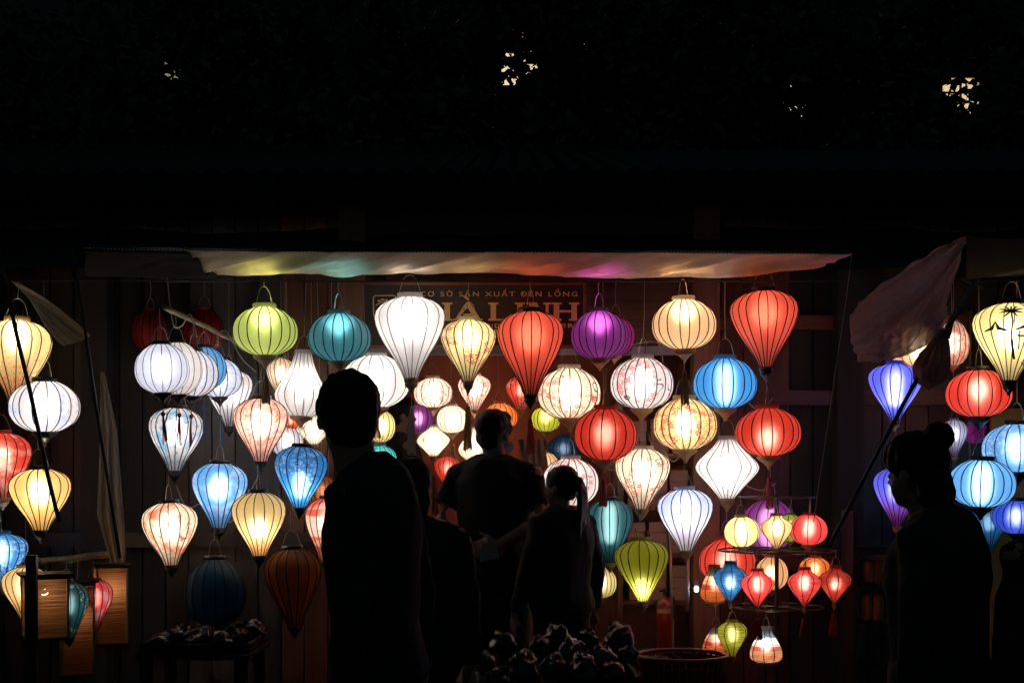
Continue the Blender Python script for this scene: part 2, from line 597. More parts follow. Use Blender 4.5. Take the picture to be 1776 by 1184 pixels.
# roof: ribbed clay tiles rising away from the street, with a timber eave
rb = MB()
for k in range(110):
    xr = -8.0 + k * 0.147
    rb.tube([(xr, 7.9, 3.16), (xr, 12.4, 4.30)], 0.062, 6)
slab_rot = Matrix.Rotation(math.atan2(4.30 - 3.16, 4.5), 3, 'X')
rb.box((0, 10.15, 3.66), (16.2, 4.64, 0.10), slab_rot)
in_shop(rb, 'roof', plain('old_clay_tiles', (0.014, 0.013, 0.013), 0.8, vary=0.5, scale=4))
mb = MB()
for k in range(28):
    mb.tube([(-7.4 + k * 0.55, 7.95, 3.03), (-7.4 + k * 0.55, 9.2, 3.34)], 0.035, 4)
mb.box((0, 8.2, 3.05), (16, 0.10, 0.10))
in_shop(mb, 'eave_rafters', M_WOOD_DARK)

# ---- tall house in the dark behind the trees
HD = 17.0
tall = thing('tall_house', 'unlit two-storey house far behind the trees with a few lit windows', 'house', (0, HD, 0))
mb = MB(); mb.box((0, 0.6, 6.0), (26, 1.0, 12.0))
mb.build('wall', plain('dark_plaster', (0.11, 0.105, 0.095), 0.85, vary=0.4, scale=1.2), tall)


def lit_window(px0, py0, px1, py1, col, strength, name):
    a = P(px0, py1, HD); b = P(px1, py0, HD)
    cx, cz = (a.x + b.x) / 2, (a.z + b.z) / 2
    w, h = b.x - a.x, b.z - a.z
    fr = MB()
    for s in (-1, 1):
        fr.box((s * (w / 2 + 0.03), 0, 0), (0.06, 0.08, h + 0.12))
        fr.box((0, 0, s * (h / 2 + 0.03)), (w, 0.08, 0.06))
    fr.box((0, 0.0, 0), (0.022, 0.06, h)); fr.box((0, 0.004, h * 0.12), (w, 0.05, 0.022))
    f = fr.build('window', M_WOOD_DARK, tall, loc=(cx, 0.06, cz))
    pn = MB(); pn.box((0, 0.012, 0), (w, 0.012, h))
    pn.build('pane', glow(name, col, strength), f)


lit_window(870, 84, 934, 147, (1.0, 0.80, 0.50), 0.95, 'lit_pane_pale')
lit_window(862, 44, 916, 66, (1.0, 0.50, 0.2), 0.28, 'lit_pane_orange')
lit_window(1636, 134, 1700, 200, (1.0, 0.76, 0.40), 0.80, 'lit_pane_warm')
lit_window(1338, 146, 1398, 202, (1.0, 0.82, 0.55), 0.7, 'lit_pane_mid')
lit_window(284, 104, 312, 138, (1.0, 0.88, 0.66), 0.25, 'lit_pane_soft')
for (px, py, s) in ((365, 72, 3.6), (1010, 77, 4.6)):
    c = P(px, py, HD - 0.25)
    l = thing('wall_lamp', 'small warm wall lamp high in the dark, %s' % ('above the bamboo pole' if px < 500 else 'beside the pale window over the shop sign'), 'lamp', (c.x, c.y, c.z))
    mb = MB(); mb.ball((0, 0, 0), s * 0.0105, None, s * 0.0085, 10, 7); mb.build('bulb', glow('lamp_bulb', (1.0, 0.82, 0.50), 1.6), l)
    mb = MB(); mb.tube([(0, 0.04, 0.04), (0, 0.30, 0.06)], 0.012); mb.lathe([(0.05, 0.035), (0.02, 0.06)], 10); mb.build('bracket', M_BLACK, l)

# ---- trees between the roof and the tall house
M_LEAF = plain('leaf', (0.050, 0.085, 0.030), 0.5, vary=0.45, scale=3)
M_BARK = plain('bark', (0.05, 0.04, 0.03), 0.9, bump=0.6)


GAPS = ((898, 122, 0.25), (1662, 168, 0.26), (1012, 77, 0.10), (365, 72, 0.08), (885, 54, 0.06))


def tree(px, d, h, cr, label, nleaf, seed):
    rg = random.Random(seed)
    x0 = (px - 888) * d / FPX
    root = thing('tree', label, 'tree', (x0, d, 0), 0, 'trees behind the shop roof')
    tb = MB()
    pts = [Vector((0.10 * nz(k * 0.7, seed), 0.10 * nz(k * 0.7, seed + 9), h * 0.62 * k / 6)) for k in range(7)]
    tb.tube(pts, [0.20 - 0.018 * k for k in range(7)], 8)
    tips = []
    for k in range(11):
        st = pts[3 + k % 4]
        an = 2 * PI * k / 11 + rg.uniform(-0.3, 0.3)
        L = cr * rg.uniform(0.7, 1.05)
        e = st + Vector((math.cos(an) * L, math.sin(an) * L * 0.7, rg.uniform(0.2, 1.0) * cr))
        md = (st + e) / 2 + Vector((0, 0, 0.22 * L))
        tb.tube([st, md, e], [0.07, 0.045, 0.015], 5)
        tips += [md, e, (md + e) / 2]
    tb.build('trunk', M_BARK, root, True)
    c0 = Vector((0, 0, h * 0.68))
    cl = []
    for k in range(95):
        while True:
            q = Vector((rg.uniform(-1, 1), rg.uniform(-1, 1), rg.uniform(-1, 1)))
            if 0.25 < q.length < 1.0:
                break
        cl.append((c0 + Vector((q.x * cr, q.y * cr * 0.7, q.z * h * 0.36)), rg.uniform(0.25, 0.55)))
    cl += [(p, 0.35) for p in tips]
    gaps = []
    for (gx, gy, gr) in GAPS:
        for dd in (-1.4, -1.05, -0.7, -0.35, 0.0, 0.35, 0.7, 1.05, 1.4):
            gaps.append((P(gx, gy, d + dd) - Vector((x0, d, 0)), gr))
    lv = MB()
    V, F = lv.v, lv.f
    for k in range(nleaf):
        c, r = cl[rg.randrange(len(cl))]
        p = c + Vector((rg.gauss(0, r * 0.55), rg.gauss(0, r * 0.55), rg.gauss(0, r * 0.5)))
        if any((p - g_).length < gr for g_, gr in gaps):      # loose spots in the crown
            if nz(p.x * 7, p.z * 7, seed) < -0.02:
                continue
        s = rg.uniform(0.09, 0.17)
        a = Vector((rg.gauss(0, 1), rg.gauss(0, 1), rg.gauss(-0.4, 0.7))).normalized()
        b = a.cross(Vector((rg.gauss(0, 1), rg.gauss(0, 1), rg.gauss(0, 1)))).normalized()
        o_ = len(V)
        V += [tuple(p), tuple(p + a * s * 0.5 + b * s * 0.28), tuple(p + a * s), tuple(p + a * s * 0.5 - b * s * 0.28)]
        F.append((o_, o_ + 1, o_ + 2, o_ + 3))
    lv.build('crown', M_LEAF, root)


for (px, d, h, cr, lab, nl, sd) in (
        (130, 14.4, 7.0, 2.3, 'dark leafy tree above the left end of the awning', 17000, 3),
        (640, 14.0, 7.6, 2.2, 'dark leafy tree over the green and teal lanterns', 17000, 8),
        (1120, 14.6, 7.2, 2.2, 'dark leafy tree over the purple lantern, beside the pale lit window', 17000, 15),
        (1560, 14.2, 7.4, 2.3, 'dark leafy tree above the right stall, in front of the warm window', 17000, 21),
        (1990, 14.6, 7.0, 2.0, 'dark leafy tree at the right edge of the picture', 4500, 29)):
    tree(px, d, h, cr, lab, nl, sd)

# ================================================================== LANTERNS
SHAPES = {
    'balloon': [(0, .25), (.12, .36), (.28, .56), (.45, .80), (.60, .95), (.71, 1.0), (.82, .95), (.91, .78), (.97, .56), (1, .37)],
    'long': [(0, .20), (.12, .31), (.28, .52), (.45, .76), (.60, .92), (.73, 1.0), (.84, .95), (.93, .76), (.98, .52), (1, .36)],
    'oblate': [(0, .36), (.06, .58), (.17, .82), (.33, .97), (.46, 1.0), (.6, .985), (.76, .88), (.89, .68), (.97, .47), (1, .36)],
    'diamond': [(0, .24), (.12, .40), (.27, .64), (.42, .90), (.52, 1.0), (.62, .93), (.76, .68), (.89, .44), (1, .29)],
    'drop': [(0, .42), (.07, .62), (.17, .86), (.28, .99), (.35, 1.0), (.46, .90), (.62, .66), (.80, .46), (1, .33)],
    'pear': [(0, .66), (.08, .90), (.20, 1.0), (.36, .96), (.52, .84), (.68, .66), (.82, .46), (.92, .38), (1, .40)],
    'urn': [(0, .10), (.10, .26), (.26, .52), (.45, .82), (.60, .98), (.68, 1.0), (.77, .90), (.86, .62), (.92, .40), (1, .36)],
}


def profile(shape, n=15):
    pts = SHAPES[shape]
    ts = np.array([p[0] for p in pts]); rs = np.array([p[1] for p in pts])
    # smooth (cubic) sampling, rows packed a little closer at both ends
    out = []
    for k in range(n + 1):
        u = k / n
        t_ = 0.5 - 0.5 * math.cos(PI * u) if shape in ('oblate', 'balloon', 'long') else u
        i_ = int(np.clip(np.searchsorted(ts, t_) - 1, 0, len(ts) - 2))
        p0 = rs[max(i_ - 1, 0)]; p1 = rs[i_]; p2 = rs[i_ + 1]; p3 = rs[min(i_ + 2, len(rs) - 1)]
        h = ts[i_ + 1] - ts[i_]
        m1 = (p2 - p0) / (ts[i_ + 1] - ts[max(i_ - 1, 0)]) * h
        m2 = (p3 - p1) / (ts[min(i_ + 2, len(ts) - 1)] - ts[i_]) * h
        s = (t_ - ts[i_]) / h
        r = (2 * s**3 - 3 * s**2 + 1) * p1 + (s**3 - 2 * s**2 + s) * m1 + (-2 * s**3 + 3 * s**2) * p2 + (s**3 - s**2) * m2
        out.append((t_, float(r)))
    return out


K_BULB = 14.0
TONE = {'coolwhite': .85, 'white': .82, 'warmwhite': 1.05, 'pinkwhite': 1.25, 'cream': .85, 'yellow': .85, 'amber': .75, 'lime': .62, 'limeyellow': .6, 'teal': .46, 'darkteal': .46, 'blue': .7,
        'sky': .8, 'aqua': .8, 'deepblue': .75, 'violetblue': .7, 'paleblue': .95, 'red': .54, 'darkred': .54, 'orange': .75, 'peach': .75, 'pink': .62, 'purple': .42, 'magenta': .45, 'rust': .7, 'brick': .7}
WARM = (1.0, 0.90, 0.72)
COOL = (1.0, 0.965, 0.93)
N_LANTERN = 0


def shade_mesh(prof, R, H, n, mat, jr, ja):
    """cloth stretched from rib to rib: flat gores, folded at the ribs"""
    rows = len(prof)
    sub = 2
    cols = n * sub
    v, f, uv, rise = [], [], [], []
    arc = [0.0]
    for k in range(1, rows):
        arc.append(arc[-1] + math.hypot((prof[k][1] - prof[k - 1][1]) * R, (prof[k][0] - prof[k - 1][0]) * H))
    mid = math.cos(PI / n) * 0.985
    for k, (t_, r) in enumerate(prof):
        for c in range(cols):
            k1, k2 = (c // sub) % n, (c // sub + 1) % n
            if c % sub == 0:
                an = 2 * PI * c / cols + ja[k1]
                q = R * r * jr[k1]
            else:
                an = 2 * PI * c / cols + 0.5 * (ja[k1] + ja[k2])
                q = R * r * mid * 0.5 * (jr[k1] + jr[k2])
            v.append((q * math.cos(an), q * math.sin(an), t_ * H))
            rise.append(t_)
    for k in range(rows - 1):
        for c in range(cols):
            c2 = (c + 1) % cols
            f.append((k * cols + c, k * cols + c2, (k + 1) * cols + c2, (k + 1) * cols + c))
    me = bpy.data.meshes.new('shade')
    me.from_pydata(v, [], f)
    me.materials.append(mat)
    me.polygons.foreach_set('use_smooth', [True] * len(f))
    ul = me.uv_layers.new(name='cloth')
    data = []
    for k in range(rows - 1):
        for c in range(cols):
            for (kk, cc) in ((k, c), (k, c + 1), (k + 1, c + 1), (k + 1, c)):
                data += [cc / cols * 2 * PI * R * 0.85, arc[kk]]
    ul.data.foreach_set('uv', data)
    at = me.attributes.new('rise', 'FLOAT', 'POINT')
    at.data.foreach_set('value', rise)
    se = me.attributes.new('sharp_edge', 'BOOLEAN', 'EDGE')
    ev = np.empty(len(me.edges) * 2, dtype=np.int32)
    me.edges.foreach_get('vertices', ev)
    ev = ev.reshape(-1, 2)
    ca, cb = ev[:, 0] % cols, ev[:, 1] % cols
    sharp = (ca == cb) & (ca % sub == 0)
    se.data.foreach_set('value', sharp)
    me.update()
    return me


def bulb_mat(L, warm, col=None, deep=False):
    lv = round(math.log(L) / math.log(1.12))
    c = WARM if warm else COOL
    if col:                                   # tinted bulbs that suit the silk
        p = PAL[col]; mx = max(p)
        w = 0.22 if col in ('yellow', 'cream', 'amber', 'peach') else 0.5
        c = tuple(a * ((b / mx) ** 0.78 if deep else 1 - w + w * b / mx) for a, b in zip(c, p))
    return glow('bulb_%s_%s_%d%s' % ('warm' if warm else 'cool', col, lv, '_deep' if deep else ''), c, 1.12 ** lv)


def lantern(shape, pat, col, px, top, bot, w, d, label, lit=1.0, col2=None, n=16, bulb=None, warm=None, cap='w', tassel=None,
            hang=None, group='silk lanterns hanging at the main stall', hot=0.16, leak=0.0, ribs=None, loop=True, lean=0.0, spin=None, fat=None, ribbon=False):
    global N_LANTERN
    N_LANTERN += 1
    s = d / FPX
    R = w * 0.5 * s
    H = (bot - top) * s
    base = P(px, bot, d)
    prof = profile(shape, 15 if w > 70 else 11)
    root = thing('silk_lantern', label, 'lantern', base, 0, group)
    root.rotation_euler = (random.uniform(-0.03, 0.03) if not lean else 0.0, lean if lean else random.uniform(-0.045, 0.045), random.uniform(0, 6) if spin is None else spin)
    silk = 'pale_' + col if (fat and col != 'white') else col
    mat = fabric(silk, pat, col2, hot, leak)
    jr = [1 + random.uniform(-0.022, 0.022) for _ in range(n)]
    ja = [random.uniform(-0.045, 0.045) for _ in range(n)]
    sh = obj_from('shade', shade_mesh(prof, R, H, n, mat, jr, ja), root)
    big = R / 0.16
    # ribs
    light = col in ('white', 'warmwhite', 'paleblue', 'coolwhite') and pat == 'plain'
    rr = (0.0024 if light else 0.0033) * min(1.0, 0.35 + 0.65 * big)
    rm = M_RIB if light or col in ('cream', 'peach', 'yellow') else M_RIBB
    rib = MB()
    rib.tube([(R * r, 0, t_ * H) for t_, r in prof], rr, 4)
    if ribs is None:
        ribs = w >= 78
    if ribs:
        rme = rib.mesh('rib', rm, True)
        for k in range(n):
            o = obj_from('rib', rme, sh)
            o.rotation_euler = (0, 0, 2 * PI * k / n + ja[k]); o.scale = (jr[k], jr[k], 1)
    else:
        allr = MB()
        for k in range(n):
            rot = Matrix.Rotation(2 * PI * k / n + ja[k], 3, 'Z') @ Matrix.Diagonal((jr[k], jr[k], 1))
            allr.add([rot @ Vector(p) for p in rib.v], rib.f)
        allr.build('rib_frame', rm, sh, True)
    # rims
    rt, rb_ = prof[-1][1] * R, prof[0][1] * R
    mb = MB(); hh = 0.022 * min(big, 1.15)
    mb.lathe([(rt * 1.0, -0.002), (rt * 1.03, hh * 0.5), (rt * 1.0, hh), (rt * 0.94, hh), (rt * 0.94, -0.002)], 20, (0, 0, H), close=False)
    mb.build('top_rim', fabric(silk, 'plain', None, hot, leak) if cap != 'b' else M_CAPB, root, True)
    mb = MB(); mb.lathe([(rb_ * 0.97, -hh * 0.8), (rb_ * 1.03, -hh * 0.4), (rb_ * 1.0, 0.002), (rb_ * 0.9, 0.002), (rb_ * 0.9, -hh * 0.8)], 20, close=False)
    mb.build('bottom_rim', M_CAPW if cap == 'w' else M_CAPB, root, True)
    # turned finial
    mb = MB(); q = min(1.1, big)
    zt = -hh * 0.8
    rr0 = max(rb_ * 0.92, 0.008)
    mb.lathe([(0.003 * q, zt - 0.052 * q), (0.009 * q, zt - 0.046 * q), (0.010 * q, zt - 0.038 * q), (0.017 * q, zt - 0.030 * q), (min(rr0, 0.030 * q), zt - 0.016 * q), (rr0, zt)], 14)
    fin = mb.build('finial', M_CAPW if cap == 'w' else M_CAPB, root, True)
    if tassel:
        tc, tl = tassel
        tl *= s
        mb = MB()
        z0 = zt - 0.05 * q
        mb.tube([(0, 0, z0), (0.002, 0, z0 - tl * 0.22)], 0.0022, 5)
        mb.ball((0.002, 0, z0 - tl * 0.25), 0.011, None, 0.013, 8, 6)
        for k in range(3 if ribbon else 16):
            if ribbon:
                mb.tube([(0.002, 0, z0 - tl * 0.27), (0.006 * (k - 1), 0.003, z0 - tl * 0.6), (0.010 * (k - 1.4), 0, z0 - tl * (0.9 + 0.05 * k))], 0.0032, 4)
                continue
            a = 2 * PI * k / 16; r1 = 0.006 + 0.003 * (k % 2); r2 = 0.015 + 0.008 * random.random()
            mb.tube([(r1 * math.cos(a), r1 * math.sin(a), z0 - tl * 0.27), (r2 * 0.8 * math.cos(a), r2 * 0.8 * math.sin(a), z0 - tl * 0.6), (r2 * math.cos(a), r2 * math.sin(a), z0 - tl * random.uniform(0.94, 1.0))], 0.0026, 4)
        mb.build('tassel', plain('tassel_' + tc, {'white': (0.6, 0.55, 0.5), 'gold': (0.5, 0.27, 0.08), 'red': (0.25, 0.012, 0.012), 'blue': (0.03, 0.12, 0.3), 'brown': (0.2, 0.10, 0.05)}[tc], 0.7), fin)
    # hanger: wire bail, cord, socket
    mb = MB()
    ztop = H + hh
    lp = 0.085 * q
    if loop:
        mb.tube([(rt * 0.96, 0, H + 0.004), (rt * 0.55, 0, ztop + lp * 0.72), (rt * 0.25, 0, ztop + lp * 0.96), (0, 0, ztop + lp), (-rt * 0.25, 0, ztop + lp * 0.96), (-rt * 0.55, 0, ztop + lp * 0.72), (-rt * 0.96, 0, H + 0.004)], 0.0013, 4)
    zr = (P(px, hang, d).z if hang is not None else (P(px, 486, d).z if d < 9 else 2.478)) - base.z
    if zr > ztop + lp:
        mb.tube([(0, 0, ztop + lp), (0.003, 0.002, (ztop + lp + zr) / 2), (0, 0, zr)], 0.0018, 4)
    mb.build('hanger', M_WIRE, root)
    if lit > 0:
        if warm is None:
            warm = col in ('cream', 'yellow', 'amber', 'red', 'darkred', 'orange', 'peach', 'pink', 'lime', 'limeyellow', 'brick', 'warmwhite', 'pinkwhite', 'rust')
        bz, bh = bulb or ((0.62, 0.34) if shape in ('balloon', 'long', 'urn') else (0.5, 0.40))
        rbu = (fat or 0.036) * min(1.0, max(0.35, big))
        hb = max(H * bh, 0.03)
        L = K_BULB * lit * TONE.get(col, 0.8) * R * R / (2 * rbu * hb)
        mb = MB()
        zc = H * bz
        mb.lathe([(0.002, zc - hb / 2), (rbu, zc - hb / 2 + rbu), (rbu, zc + hb / 2 - rbu * 0.8), (0.004, zc + hb / 2)], 6)
        mb.build('bulb', bulb_mat(L, warm, col, silk != col), root)
        mb = MB()
        mb.tube([(0, 0, zc + hb / 2), (0, 0, zc + hb / 2 + 0.022 * q)], 0.008 * q, 6)
        mb.tube([(0, 0, zc + hb / 2 + 0.02 * q), (rt * 0.3, 0, H * 0.9), (rt * 0.5, 0, ztop + lp * 0.6)], 0.0018, 4)
        mb.build('socket', M_BLACK, root)
    return root


# rails the lanterns hang from
for (d, lab) in ((7.0, 'thin dark hanging rail nearest the street, under the awning'), (7.2, 'thin dark hanging rail over the green lantern'),
                 (7.4, 'thin dark hanging rail at the inner edge of the awning'), (7.6, 'thin dark hanging rail behind the awning edge'),
                 (7.8, 'thin dark hanging rail midway to the shop wall'), (8.0, 'thin dark hanging rail near the sign'),
                 (8.1, 'thin dark hanging rail closest to the shop wall')):
    mb = MB(); mb.tube([(-3.4, 0, 0), (0, 0, -0.008), (3.4, 0, 0)], 0.004, 6)
    r_ = mb.build('hanging_rail', M_BLACK, loc=(0, d, P(0, 486, d).z))
    tag(r_, lab, 'rail', 'rails over the stall')
for (d, lab) in ((9.3, 'thin dark rail inside the shop, front one'), (9.8, 'thin dark rail inside the shop, rear one')):
    mb = MB(); mb.tube([(-1.6, 0, 0), (0.1, 0, -0.008), (1.8, 0, 0)], 0.004, 6)
    tag(mb.build('hanging_rail', M_BLACK, loc=(0, d, 2.482)), lab, 'rail', 'rails over the stall')

LT = lantern
# ---- upper row of the main stall
LT('oblate', 'plain', 'lime', 460, 534, 616, 112, 7.2, 'bright lime green round lantern at the left end of the top row', 1.55, tassel=('brown', 62), n=18, fat=.058, bulb=(.70, .36))
LT('oblate', 'plain', 'teal', 588, 545, 626, 108, 7.2, 'teal round lantern with a white streak, second in the top row', 1.6, warm=False, n=18, fat=.058, bulb=(.70, .36))
LT('long', 'plain', 'white', 713, 517, 656, 122, 7.2, 'large plain white teardrop lantern hanging in front of the shop sign', 1.35, tassel=('white', 108), n=16, fat=.058, bulb=(.70, .36))
LT('long', 'blossom', 'yellow', 812, 556, 662, 96, 7.2, 'pale yellow teardrop lantern printed with red blossom hanging before the sign', 1.3, tassel=('gold', 100), n=18, fat=.058, bulb=(.70, .36))
LT('long', 'plain', 'red', 920, 542, 684, 118, 7.2, 'large plain red teardrop lantern covering the right letters of the sign', 1.5, cap='b', tassel=('red', 80), n=20, fat=.058, bulb=(.70, .36))
LT('oblate', 'plain', 'purple', 1040, 541, 622, 98, 7.2, 'dark purple round lantern with a white streak right of the sign', 2.3, warm=False, n=18, fat=.058, bulb=(.70, .36))
LT('oblate', 'plain', 'magenta', 1066, 552, 616, 70, 7.8, 'magenta round lantern half hidden behind the purple one', 0.8, n=14, ribs=False)
LT('oblate', 'plain', 'peach', 1187, 521, 605, 110, 7.2, 'peach round lantern with a white streak and tassel in the top row', 1.5, tassel=('brown', 75), n=18, fat=.058, bulb=(.70, .36))
LT('long', 'plain', 'red', 1329, 506, 637, 118, 7.2, 'large red teardrop lantern at the top right of the main stall', 1.5, cap='b', n=20, fat=.058, bulb=(.70, .36))
# ---- pole of pale lanterns at the left
for (px, tp, bt, w, d, c, pt, c2, lab) in (
        (282, 598, 681, 92, 6.64, 'coolwhite', 'plain', None, 'white round lantern nearest the street on the bamboo pole'),
        (309, 595, 684, 86, 6.94, 'white', 'plain', None, 'plain white round lantern second along the bamboo pole'),
        (333, 609, 686, 88, 7.20, 'coolwhite', 'patches', 'pinkwhite', 'white round lantern with pink tint, third along the bamboo pole'),
        (354, 603, 674, 78, 7.48, 'sky', 'plain', None, 'sky blue round lantern fourth along the bamboo pole'),
        (381, 624, 688, 80, 7.76, 'coolwhite', 'patches', 'paleblue', 'small white round lantern at the far end of the bamboo pole')):
    LT(*(('oblate', pt, c, px, tp, bt, w, d, lab, 1.15)), col2=c2, cap='b', hang=520 + 13 + (d - 6.6) / 1.5 * 60, group='lanterns on the bamboo pole', tassel=('red' if d < 7.3 else 'blue', 70), ribs=True, ribbon=True)
LT('long', 'patches', 'white', 397, 642, 740, 80, 8.0, 'white teardrop lantern with faint grey flowers behind the bamboo pole lanterns', 1.25, col2='paleblue', cap='b')
LT('oblate', 'plain', 'darkred', 262, 540, 612, 66, 8.0, 'unlit dark red round lantern in the shadow left of the bamboo pole', 0.0)
LT('oblate', 'plain', 'darkred', 352, 538, 610, 72, 8.0, 'unlit dark red round lantern behind the bamboo pole', 0.0)
# ---- left part of the main stall
LT('balloon', 'patches', 'white', 303, 708, 816, 94, 7.6, 'white and pale blue tie-dyed teardrop lantern below the bamboo pole', 1.05, col2='sky', cap='b', hang=690)
LT('balloon', 'calico', 'pinkwhite', 452, 692, 800, 94, 7.4, 'pink flowered calico teardrop lantern under the lime green one', 1.15, col2='brick', cap='b', hang=640)
LT('balloon', 'calico', 'warmwhite', 488, 622, 690, 50, 8.0, 'small cream flowered lantern behind the bell-shaped white one', 0.9, col2='peach')
LT('drop', 'plain', 'white', 522, 613, 722, 92, 7.6, 'plain white lantern shaped like a bell, narrow at the top', 1.35)
LT('oblate', 'plain', 'white', 652, 618, 706, 120, 7.6, 'wide plain white round lantern behind the large white teardrop', 1.35, hang=607, tassel=('brown', 30))
LT('oblate', 'plain', 'brick', 503, 702, 748, 50, 8.0, 'small orange red lantern peeping out under the white bell lantern', 1.0)
LT('oblate', 'patches', 'white', 498, 738, 792, 56, 8.0, 'small white and pale blue lantern behind the calico teardrop', 0.9, col2='paleblue')
LT('diamond', 'plain', 'warmwhite', 545, 722, 770, 64, 8.0, 'small white diamond lantern beside the head of the near man', 1.0, tassel=('white', 34))
LT('balloon', 'blossom_small', 'blue', 519, 775, 880, 94, 7.2, 'deep sky blue teardrop lantern with tiny flowers, above the rust one', 1.6, col2='paleblue', cap='b', bulb=(.38, .45), hang=650, warm=False)
LT('balloon', 'patches', 'sky', 380, 804, 915, 96, 7.4, 'light blue teardrop lantern with pale patches above the unlit blue one', 1.5, col2='paleblue', cap='b', hang=690, warm=False)
LT('balloon', 'patches', 'warmwhite', 297, 872, 980, 94, 7.2, 'white teardrop lantern with red patches and ink print, lowest at the far left', 1.1, col2='brick', cap='b', hang=820)
LT('balloon', 'brocade', 'cream', 450, 854, 963, 92, 7.2, 'amber teardrop lantern with dark vine print near its tip', 1.35, col2='rust', cap='b', bulb=(.45, .3), hang=805)
LT('oblate', 'plain', 'navy', 374, 970, 1084, 104, 7.2, 'large unlit dark blue round lantern under the light blue one', 0.0, hang=920, cap='b')
LT('balloon', 'gores', 'rust', 511, 952, 1085, 98, 7.2, 'unlit rust orange teardrop lantern under the deep sky blue one', 0.0, col2='orange', hang=885, cap='b')
LT('oblate', 'thread', 'orange', 560, 824, 884, 50, 8.0, 'small dim orange lantern behind the deep sky blue one', 0.35)
LT('balloon', 'stripes', 'pinkwhite', 566, 864, 975, 78, 7.6, 'red and white striped teardrop lantern beside the near man\'s back', 0.75, col2='red', cap='b')
# ---- lanterns inside the shop
G2 = 'small lanterns inside the shop'
LT('oblate', 'blossom_small', 'pinkwhite', 752, 656, 706, 68, 9.3, 'small white round lantern with red blossom inside the shop, highest of its cluster', 1.45, group=G2)
LT('balloon', 'blossom_small', 'pinkwhite', 823, 651, 711, 58, 9.3, 'small white teardrop lantern with blossom behind the yellow teardrop', 1.38, group=G2)
LT('balloon', 'blossom_small', 'red', 903, 654, 713, 52, 9.3, 'small red teardrop lantern behind the large red one', 1.30, col2='pinkwhite', group=G2)
LT('oblate', 'plain', 'warmwhite', 785, 704, 750, 54, 9.3, 'small plain white round lantern in the middle of the inner cluster', 1.59, group=G2, tassel=('brown', 44))
LT('diamond', 'plain', 'warmwhite', 752, 740, 791, 58, 9.3, 'small plain cream diamond lantern in the inner cluster', 1.38, group=G2, hang=712, tassel=('brown', 90))
LT('drop', 'plain', 'warmwhite', 821, 742, 798, 54, 9.3, 'small white bell lantern beside the head of the man in black T-shirt', 1.59, group=G2, hang=715)
LT('oblate', 'plain', 'orange', 868, 700, 746, 60, 9.3, 'small orange round lantern peeping over the head of the man in black T-shirt', 1.30, group=G2)
LT('oblate', 'plain', 'limeyellow', 946, 706, 748, 52, 9.3, 'small lime round lantern under the white blossom one', 1.59, bulb=(.6, .4), group=G2, tassel=('brown', 30))
LT('oblate', 'plain', 'purple', 726, 702, 750, 50, 9.3, 'small dark purple lantern left of the inner cluster', 1.59, group=G2)
LT('oblate', 'gores', 'yellow', 660, 712, 766, 50, 8.0, 'small yellow lantern beside the right ear of the near man', 1.45, col2='cream', group=G2)
LT('oblate', 'plain', 'aqua', 660, 773, 816, 56, 8.0, 'small turquoise lantern over the shoulder of the near man', 1.16, group=G2)
LT('balloon', 'plain', 'red', 775, 792, 844, 46, 9.3, 'small plain red teardrop lantern low in the inner cluster', 1.16, group=G2)
LT('oblate', 'plain', 'peach', 942, 784, 828, 56, 9.3, 'small peach lantern between the two customers', 1.16, group=G2)
LT('oblate', 'thread', 'navy', 978, 758, 800, 60, 9.8, 'small dark blue glassy lantern deep in the shop', 0.22, group=G2)
# ---- right part of the main stall
LT('oblate', 'blossom', 'warmwhite', 988, 640, 725, 110, 7.6, 'white round lantern with red blossom right of the large red teardrop', 1.15, n=18, hang=607)
LT('oblate', 'blossom', 'white', 1113, 622, 708, 108, 7.6, 'white round lantern with sparse pink blossom under the magenta one', 1.15, col2='pink', n=18)
LT('oblate', 'plain', 'blue', 1258, 623, 707, 108, 7.4, 'clear blue round lantern with a white streak', 1.6, bulb=(.48, .7), warm=False, n=18)
LT('oblate', 'blossom_small', 'red', 1048, 710, 796, 110, 7.2, 'deep red round lantern with dark blossom print in the middle', 0.95, col2='darkred', hang=640, tassel=('red', 60))
LT('oblate', 'blossom', 'yellow', 1189, 693, 779, 110, 7.4, 'yellow round lantern with red blossom below the peach one', 1.25, hang=615, n=18)
LT('oblate', 'plain', 'red', 1333, 709, 790, 112, 7.2, 'plain red round lantern under the top right red teardrop', 1.45, bulb=(.4, .35), hang=645, n=18, tassel=('red', 70))
LT('balloon', 'blossom', 'warmwhite', 1113, 779, 882, 96, 7.4, 'white teardrop lantern with red blossom below the white round one', 1.15, hang=715)
LT('diamond', 'plain', 'white', 1261, 763, 864, 108, 7.2, 'plain white diamond lantern below the clear blue one', 1.35, hang=715)
LT('oblate', 'blossom', 'white', 988, 796, 876, 100, 7.8, 'white round lantern with red blossom behind the head of the girl', 1.15)
LT('balloon', 'plain', 'darkteal', 1058, 866, 975, 82, 7.4, 'dark teal teardrop lantern with a white streak beside the girl', 2.0, bulb=(.62, .6), cap='w', hang=800, warm=False)
LT('long', 'plain', 'limeyellow', 1115, 937, 1042, 93, 7.0, 'yellow green teardrop lantern, bright at its low tip', 1.2, bulb=(.22, .36), hang=890)
LT('balloon', 'toe', 'paleblue', 1190, 849, 954, 95, 7.0, 'pale blue white teardrop lantern with pinkish tip', 1.4, col2='pinkwhite', hang=782, warm=False)
LT('oblate', 'plain', 'yellow', 1046, 985, 1035, 46, 8.0, 'small yellow lantern half hidden by the girl\'s hip', 0.8)

